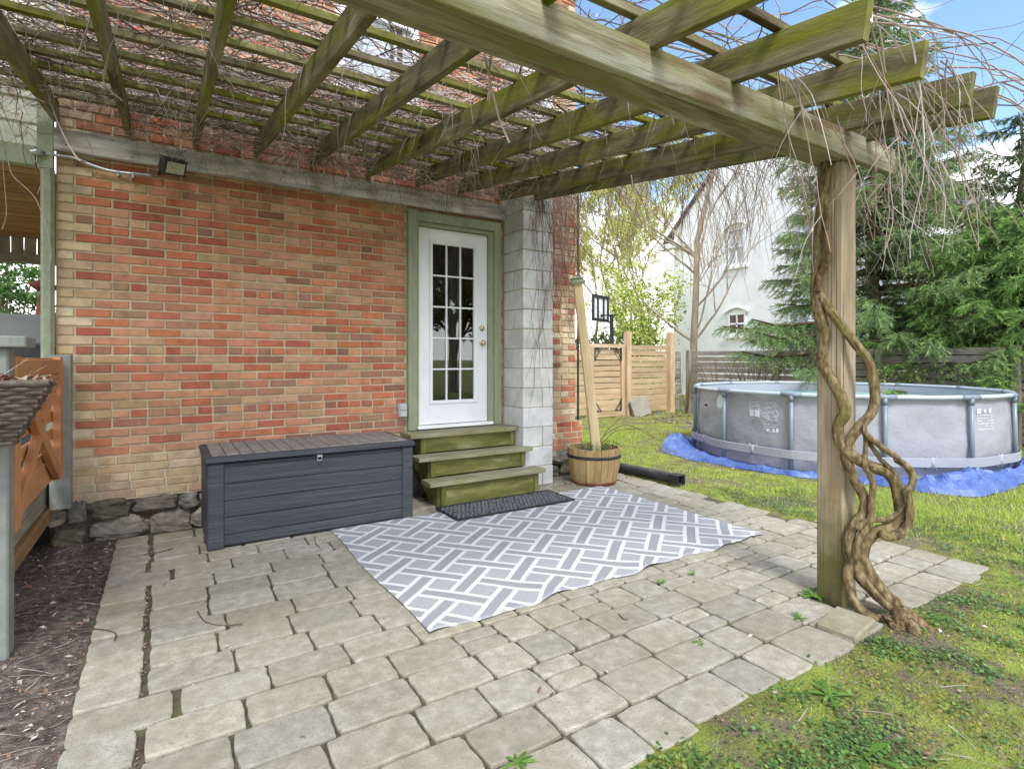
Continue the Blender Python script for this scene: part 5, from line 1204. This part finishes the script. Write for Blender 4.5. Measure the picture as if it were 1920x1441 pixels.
decid('bare_tree', (b0.x, b0.y, 0), 9, 'slim pale trunked tree with bare branches before the white house', 3, [(.24, .20, .10), (.30, .28, .10)], 1, (.02, .04), .115, 5, .6, (1.55, 1.5, 1.42), .10, .52, straight=True)
for i, (px, d, h_, lb) in enumerate(((1235, 25, 17, 'budding yellow green tree standing beside the white house'), (1185, 28, 18, 'budding yellow green tree rising above the tall fence post'), (1150, 23, 16, 'budding yellow green tree just behind the basketball hoop'), (1108, 25, 18, 'budding yellow green tree rising behind the leaning post'))):
    b = pD(px, 672, d); decid('budding_tree', (b.x, b.y, 0), h_, lb, 40+i, YG, 15, (.05, .11), .085, 6, .75, (1.6, 1.5, 1.15), .09, .22, fork=3, group='budding trees beyond the garden gate')
def shrub(name, base, Ht, Rw, label, n, cols, seed, sz=(.03, .06), group=None, cat='shrub', stems=14, dens_core=.35):
    random.seed(seed); base = Vector(base); t = thing(name, base, label, cat, group); s = MB(); PP, DD, LL, WW, CC = [], [], [], [], []
    for i in range(stems):
        a = jit(0, 6.28); P = [base-Vector((0, 0, .03))]; d = Vector((math.cos(a)*jit(.1, .9)*Rw/Ht, math.sin(a)*jit(.1, .9)*Rw/Ht, 1)).normalized(); p = base.copy()
        for k in range(6): d = (d+rnd()*.15).normalized(); p = p+d*Ht/6*jit(.8, 1.1); P.append(p.copy())
        s.tube(P, [.010*(1-.7*k/6)*(Ht**.5) for k in range(7)], 4, (.7, .6, .5), cap=False)
        for j in range(n//stems):
            q = random.choice(P[1:])+rnd()*jit(0, .45)*Rw*.5
            if q.z < .02: q.z = .02
            PP.append(tuple(q)); DD.append(tuple(rnd())); l_ = jit(*sz); LL.append(l_); WW.append(l_*.6); c = random.choice(cols); v = jit(.6, 1.3); CC.append((c[0]*v, c[1]*v, c[2]*v))
    s.build('stems', 'bark', t)
    if PP: V, Fa = tri_leaves(PP, DD, LL, WW, True); np_mesh('foliage', V, Fa, np.array(CC), 'leaf', t)
for i, (px, d, h_, w_, lb) in enumerate(((1225, 19, 4.0, 2.2, 'leafy yellow green shrub behind the brown slat fence'), (1132, 20, 2.2, 2.2, 'dull green shrub low behind the basketball hoop'), (1195, 22, 5.2, 2.6, 'bright yellow shrub behind the tall fence post'))):
    b = pD(px, 672, d); shrub('leafy_shrub', (b.x, b.y, 0), h_, w_, lb, 9000, [YG[0], YG[2], (.12, .2, .035), YG[4]] if i != 1 else [(.10, .14, .05), (.16, .2, .07), (.2, .2, .08)], 60+i, (.06, .13), 'shrubs behind the garden fence')
shrub('bare_shrub', (pG(1228, 768).x, FY-.35, 0), 1.1, .5, 'thin bare shrub in front of the brown slat fence', 0, [], 70, stems=9, cat='shrub')
b = pX(1415, 700, 10.4); shrub('bare_shrub', (10.4, b.y, 0), 1.5, .8, 'tangled bare yellowish shrub before the grey fence above the pool', 260, [(.28, .26, .10), (.3, .22, .12)], 71, (.02, .04), stems=26)
b = pX(1345, 700, 10.35); shrub('bare_shrub', (10.35, b.y, 0), 1.4, .7, 'thin bare shrub behind the left end of the pool', 60, [(.2, .12, .08)], 72, (.02, .03), stems=14)
b = pX(1690, 700, 10.3); shrub('leafy_shrub', (10.3, b.y, 0), 1.15, .7, 'small variegated shrub before the grey fence behind the pool', 1500, [(.12, .2, .04), (.3, .32, .14), (.2, .26, .06)], 73, (.03, .06))
b = pD(1916, 800, 8.7); shrub('leafy_shrub', (b.x, b.y, 0), .75, .5, 'low bright green plant at the right end of the pool', 900, [(.10, .22, .03), (.16, .30, .05)], 74, (.03, .06))
for i, (x, y, h_, lb) in enumerate(((7.2, -8.5, 8, 'leafy tree behind the viewer mirrored in the left door panes'), (9.6, -9.5, 9, 'leafy tree behind the viewer mirrored in the middle door panes'), (11.8, -8.0, 8, 'leafy tree behind the viewer mirrored in the right door panes'))):
    decid('garden_tree', (x, y, 0), h_, lb, 130+i, [(.16, .19, .03), (.10, .14, .03), (.24, .22, .05)], 10, (.10, .2), .2, 5, .65, (.7, .65, .55), .1, .28, group='garden trees mirrored in the door glass', fork=4)
# greenery beyond the porch
b = pD(-12, 672, 10.5); shrub('leafy_tree', (b.x, b.y, 0), 3.3, 1.1, 'dark green leafy tree beyond the side porch', 7000, [(.08, .17, .04), (.13, .24, .06), (.05, .11, .03)], 91, (.06, .11), cat='tree', stems=20)
b = pD(40, 672, 13); shrub('bare_shrub', (b.x, b.y, 0), 4.2, 1.6, 'thin twiggy shrub against the sky beyond the porch', 500, [(.16, .12, .10), (.22, .22, .12)], 93, (.04, .08), stems=18)
b = pD(62, 672, 15); shrub('leafy_shrub', (b.x, b.y, 0), 2.3, 1.5, 'pale budding shrub seen through the side porch', 1100, [(.25, .28, .10), (.32, .25, .15), (.18, .22, .08)], 92, (.05, .09), stems=20)

# ------------------------------------------------------------------ ground cover
random.seed(101); r_ = np.random.default_rng(101)
def nz2(x, y, sc, z=0): return noise.noise((x*sc, y*sc, z))
def on_patio(x, y): return -.33 < x < 4.385 and 1.265 < y < 5.2
def in_view(x, y):
    d = SN*x+CS*y
    return d > .9 and abs(CS*x-SN*y)/d < 1.06 and F*EYE/d < 830
def lawn_density(x, y):
    """0 bare .. 1 thick grass; mossy and bare near the patio corner"""
    v = .52+.75*nz2(x, y, .8, 5)+.35*nz2(x, y, 2.6, 8)
    near = max(0, 1-(math.hypot(x-2.6, (y-.9)))/2.6)
    v -= .55*near
    if math.hypot(x-9.3, y-8.3) < 1.7 or (x > 9.6 and y > 5): v -= .9      # bare bed by the fence
    dpool = math.hypot(x-PC.x, y-PC.y)
    if dpool < PR+.45: v -= (PR+.45-dpool)*3
    return max(0, min(1, v))
PP, DD, LL, WW, CC = [], [], [], [], []
tries = 0
while len(PP) < 210000 and tries < 1300000:
    tries += 1
    x, y = jit(.8, 10.7), jit(-.3, 9.1)
    if on_patio(x, y) or not in_view(x, y): continue
    d = math.hypot(x, y)
    if random.random() > min(1, (3.6/d)**1.15): continue
    g = lawn_density(x, y)
    if random.random() > g*g+.05: continue
    if x < 4.07 and y > 4.9: continue
    z = hgt(x, y)-.002; far = d > 5
    h_ = jit(.016, .045)*(1.15 if far else 1)*(0.6+.6*g)
    PP.append((x, y, z)); DD.append((jit(-.6, .6), jit(-.6, .6), 1)); LL.append(h_*(.7 if d < 4 else 1)); WW.append(jit(.0015, .003)*(1+d*.30))
    k = random.random(); v = jit(.7, 1.25)
    c = (.38, .49, .085) if k < .45 else (.48, .57, .12) if k < .75 else (.26, .36, .06) if k < .87 else (.56, .50, .28)
    CC.append((c[0]*v, c[1]*v, c[2]*v))
V, Fa = tri_leaves(PP, DD, LL, WW); tag(np_mesh('grass', V, Fa, np.array(CC), 'grass'), 'short patchy spring grass covering the lawn', 'grass', kind='stuff')
# creeping round-leaved weeds in patches near the patio edge
Vs, Fs_, Cs, nv = [], [], [], 0
pat = []
tries = 0
while len(pat) < 1900 and tries < 60000:
    tries += 1
    x, y = jit(.9, 5.6), jit(.0, 3.6)
    if on_patio(x, y) or not in_view(x, y): continue
    if nz2(x, y, 1.9, 21)+.8*nz2(x, y, 6, 3) < .10 and random.random() > .07: continue
    if random.random() > min(1, (2.6/math.hypot(x, y))**1.4): continue
    pat.append((x, y))
for (x, y) in pat:
    for i in range(random.randint(4, 9)):
        px_, py2 = x+random.gauss(0, .028), y+random.gauss(0, .028); r = jit(.0035, .0085); n = 6; a0 = jit(0, 6.28); tl = rnd()*.45; zc = hgt(px_, py2)+jit(.004, .022)
        ring = [(px_+r*math.cos(a0+2*PI*k/n), py2+r*math.sin(a0+2*PI*k/n), zc+r*(tl.x*math.cos(a0+2*PI*k/n)+tl.y*math.sin(a0+2*PI*k/n))) for k in range(n)]
        Vs += ring; v = jit(.7, 1.3); c = random.choice([(.10, .19, .05), (.15, .25, .08), (.20, .30, .08), (.09, .15, .05)]); col = (c[0]*v, c[1]*v, c[2]*v)
        Fs_ += [(nv, nv+1, nv+2, nv+3), (nv, nv+3, nv+4, nv+5)]; Cs += [col, col]; nv += 6
tag(np_mesh('ground_ivy', np.array(Vs), np.array(Fs_), np.array(Cs), 'leaf'), 'creeping round leaved weeds spreading over the mossy ground', 'ground cover', kind='stuff')
# moss cushions
s = MB(); k_ = 0
for i in range(60000):
    x, y = jit(.9, 6.5), jit(-.1, 3.4)
    if on_patio(x, y) or not in_view(x, y) or nz2(x, y, 1.8, 40)+.6*nz2(x, y, 5, 41) < .12: continue
    if random.random() > min(1, (2.8/math.hypot(x, y))**1.5): continue
    r = jit(.004, .013); z = hgt(x, y); n = 5; a0 = jit(0, 6); v = jit(.75, 1.2); c = random.choice([(.19, .20, .045), (.23, .23, .05), (.15, .18, .04), (.20, .17, .09)]); col = (c[0]*v, c[1]*v, c[2]*v)
    vs = [(x+jit(-.004, .004), y+jit(-.004, .004), z+r*.42)]+[(x+.6*r*math.cos(a0+2*PI*k/n)*jit(.8, 1.2), y+.6*r*math.sin(a0+2*PI*k/n)*jit(.8, 1.2), z+r*.30) for k in range(n)]+[(x+r*math.cos(a0+2*PI*k/n)*jit(.8, 1.2), y+r*math.sin(a0+2*PI*k/n)*jit(.8, 1.2), z-.004) for k in range(n)]
    s.add(vs, [(0, 1+k, 1+(k+1) % n) for k in range(n)]+[(1+k, 1+n+k, 1+n+(k+1) % n, 1+(k+1) % n) for k in range(n)], col); k_ += 1
tag(s.build('moss', 'litter'), 'yellow green moss cushions on the bare ground', 'moss', kind='stuff')
# litter: twigs, chips and dead leaves on the dirt, the lawn and in the paver joints
s = MB()
LC = [(.24, .14, .09), (.32, .19, .12), (.17, .12, .09), (.42, .34, .26), (.31, .26, .21), (.52, .46, .38)]
def chip(x, y, z, sz):
    a = jit(0, 6.28); d = Vector((math.cos(a), math.sin(a), jit(-.2, .3))); w = Vector((-math.sin(a), math.cos(a), jit(-.3, .3))); p = Vector((x, y, z+.003)); v = jit(.6, 1.3); c = random.choice(LC); e = jit(.3, .6)
    s.add([p, p+d*sz*.5+w*sz*e*.6, p+d*sz, p+d*sz*.5-w*sz*e*.6+Vector((0, 0, sz*.2))], [(0, 1, 2), (0, 2, 3)], (c[0]*v, c[1]*v, c[2]*v))
for i in range(5200):
    x, y = jit(-1.4, -.30), jit(1.2, 4.92); chip(x, y, dz(x, y), jit(.005, .02) if random.random() < .93 else jit(.025, .045))
for i in range(420):
    x, y = jit(-1.4, -.30), jit(1.2, 4.9); a = random.gauss(.5, .9); twig(s, (x, y, dz(x, y)+.008), (math.cos(a), math.sin(a), 0), jit(.03, .2), jit(.001, .0022), 0, .4, 6, random.choice(TW[:3]+TW[5:]+TW[3:4]), lambda p, d: Vector((p.x, p.y, dz(p.x, p.y)+.006)), 3)
for i in range(5200):
    x, y = jit(.9, 9.8), jit(-.1, 8.9)
    if on_patio(x, y) or not in_view(x, y): continue
    if x < 4.07 and y > 4.9: continue
    chip(x, y, hgt(x, y)+.008, jit(.008, .03))
for i in range(900):
    x, y = jit(8.6, 10.5), jit(5.2, 9.1); chip(x, y, hgt(x, y)+.006, jit(.03, .09))
for i in range(420):
    x, y = jit(3.42, 4.5), jit(4.30, 4.9)
    if math.hypot(x-bp_.x, y-bp_.y) < .25: continue
    chip(x, y, .004, jit(.012, .035))
for i in range(420):
    x, y = jit(1.2, 6), jit(0, 3.5)
    if on_patio(x, y): continue
    a = jit(0, 6.28); twig(s, (x, y, hgt(x, y)+.012), (math.cos(a), math.sin(a), 0), jit(.04, .16), jit(.001, .0022), 0, .2, 5, random.choice(PALE+TW[:3]), None, 3)
for r in range(1, len(row_y)-1):                       # bits caught in the joints
    for i in range(70):
        x = jit(-.28, 4.33)
        if 1.0 < x < 3.8 and 2.35 < row_y[r] < 4.3: continue
        chip(x, row_y[r]+jit(-.004, .004), -.012, jit(.004, .013))
for i in range(260): chip(-.079+jit(-.008, .008), jit(1.9, 4.6), -.007, jit(.006, .014))
for (px, py) in ((305, 1098), (318, 1010), (430, 1210), (942, 1187), (1360, 1058), (1130, 1255), (1010, 1300), (1035, 1305), (560, 1380), (1412, 1190)):
    p = pG(px, py, .004); chip(p.x, p.y, .003, jit(.025, .05)); 
for pts in ([(370, 1145), (385, 1165), (420, 1172), (455, 1168)], [(130, 1180), (180, 1178), (215, 1185), (215, 1200)], [(590, 1005), (592, 1018), (600, 1025)], [(268, 1040), (300, 1034), (325, 1027)], [(1160, 1150), (1170, 1160), (1178, 1160)]):
    s.tube(spline([pG(x, y, .006) for x, y in pts], 4), .003, 4, (.10, .07, .05), cap=False)
tag(s.build('leaf_litter', 'litter'), 'dead leaves, twigs and bark chips strewn on the ground', 'litter', kind='stuff')
# weeds sprouting between pavers
def weed(p, n, L_, label, cols=((.12, .24, .04), (.17, .30, .06)), up=.5):
    t = thing('weed', p, label, 'weed', 'weeds growing on the patio'); s = MB()
    for i in range(n):
        a = 2*PI*i/n+jit(-.3, .3); d = Vector((math.cos(a), math.sin(a), up*jit(.6, 1.6))); l_ = L_*jit(.6, 1.1); c = random.choice(cols); v = jit(.8, 1.2); w = l_*jit(.14, .24)
        d.normalize(); sd__ = Vector((-math.sin(a), math.cos(a), 0)); P = [p+d*l_*u+Vector((0, 0, -l_*.35*u*u)) for u in (0, .35, .7, 1)]
        s.add([P[0]-sd__*w*.15, P[0]+sd__*w*.15, P[1]-sd__*w*.4, P[1]+sd__*w*.4, P[2]-sd__*w*.5, P[2]+sd__*w*.5, P[3]], [(0, 1, 3, 2), (2, 3, 5, 4), (4, 5, 6)], (c[0]*v, c[1]*v, c[2]*v))
    s.build('leaves', 'leaf', t)
for (px, py, n, l_, lb) in ((1527, 1118, 16, .11, 'leafy dandelion weed at the foot of the pergola post'), (1500, 1158, 9, .06, 'small weed in the joint left of the raised paver'), (1312, 1205, 9, .05, 'small weed sprouting in the middle of the front pavers'), (972, 1430, 10, .07, 'leafy weed sprouting at the bottom edge of the patio'),
                            (1240, 1093, 12, .05, 'grassy tuft near the front edge of the rug'), (1298, 1077, 10, .05, 'grassy tuft behind the one at the rug edge'), (1370, 1055, 8, .03, 'tiny weed near the right corner of the rug'), (1585, 1122, 8, .04, 'tiny seedling right against the pergola post base')):
    weed(pG(px, py, .0), n, l_, lb, up=.9 if 'grassy' in lb else .5)
for (px, py, n, l_, lb) in ((1555, 1305, 9, .11, 'broad leaved dandelion rosette in the moss by the patio edge'), (1620, 1420, 5, .13, 'large round leaved weed at the bottom right'), (1660, 1150, 14, .07, 'bright green weed growing around the vine root'), (1760, 1160, 16, .07, 'bright green weed clump right of the vine root')):
    weed(pG(px, py, -.01), n, l_, lb, up=.45)
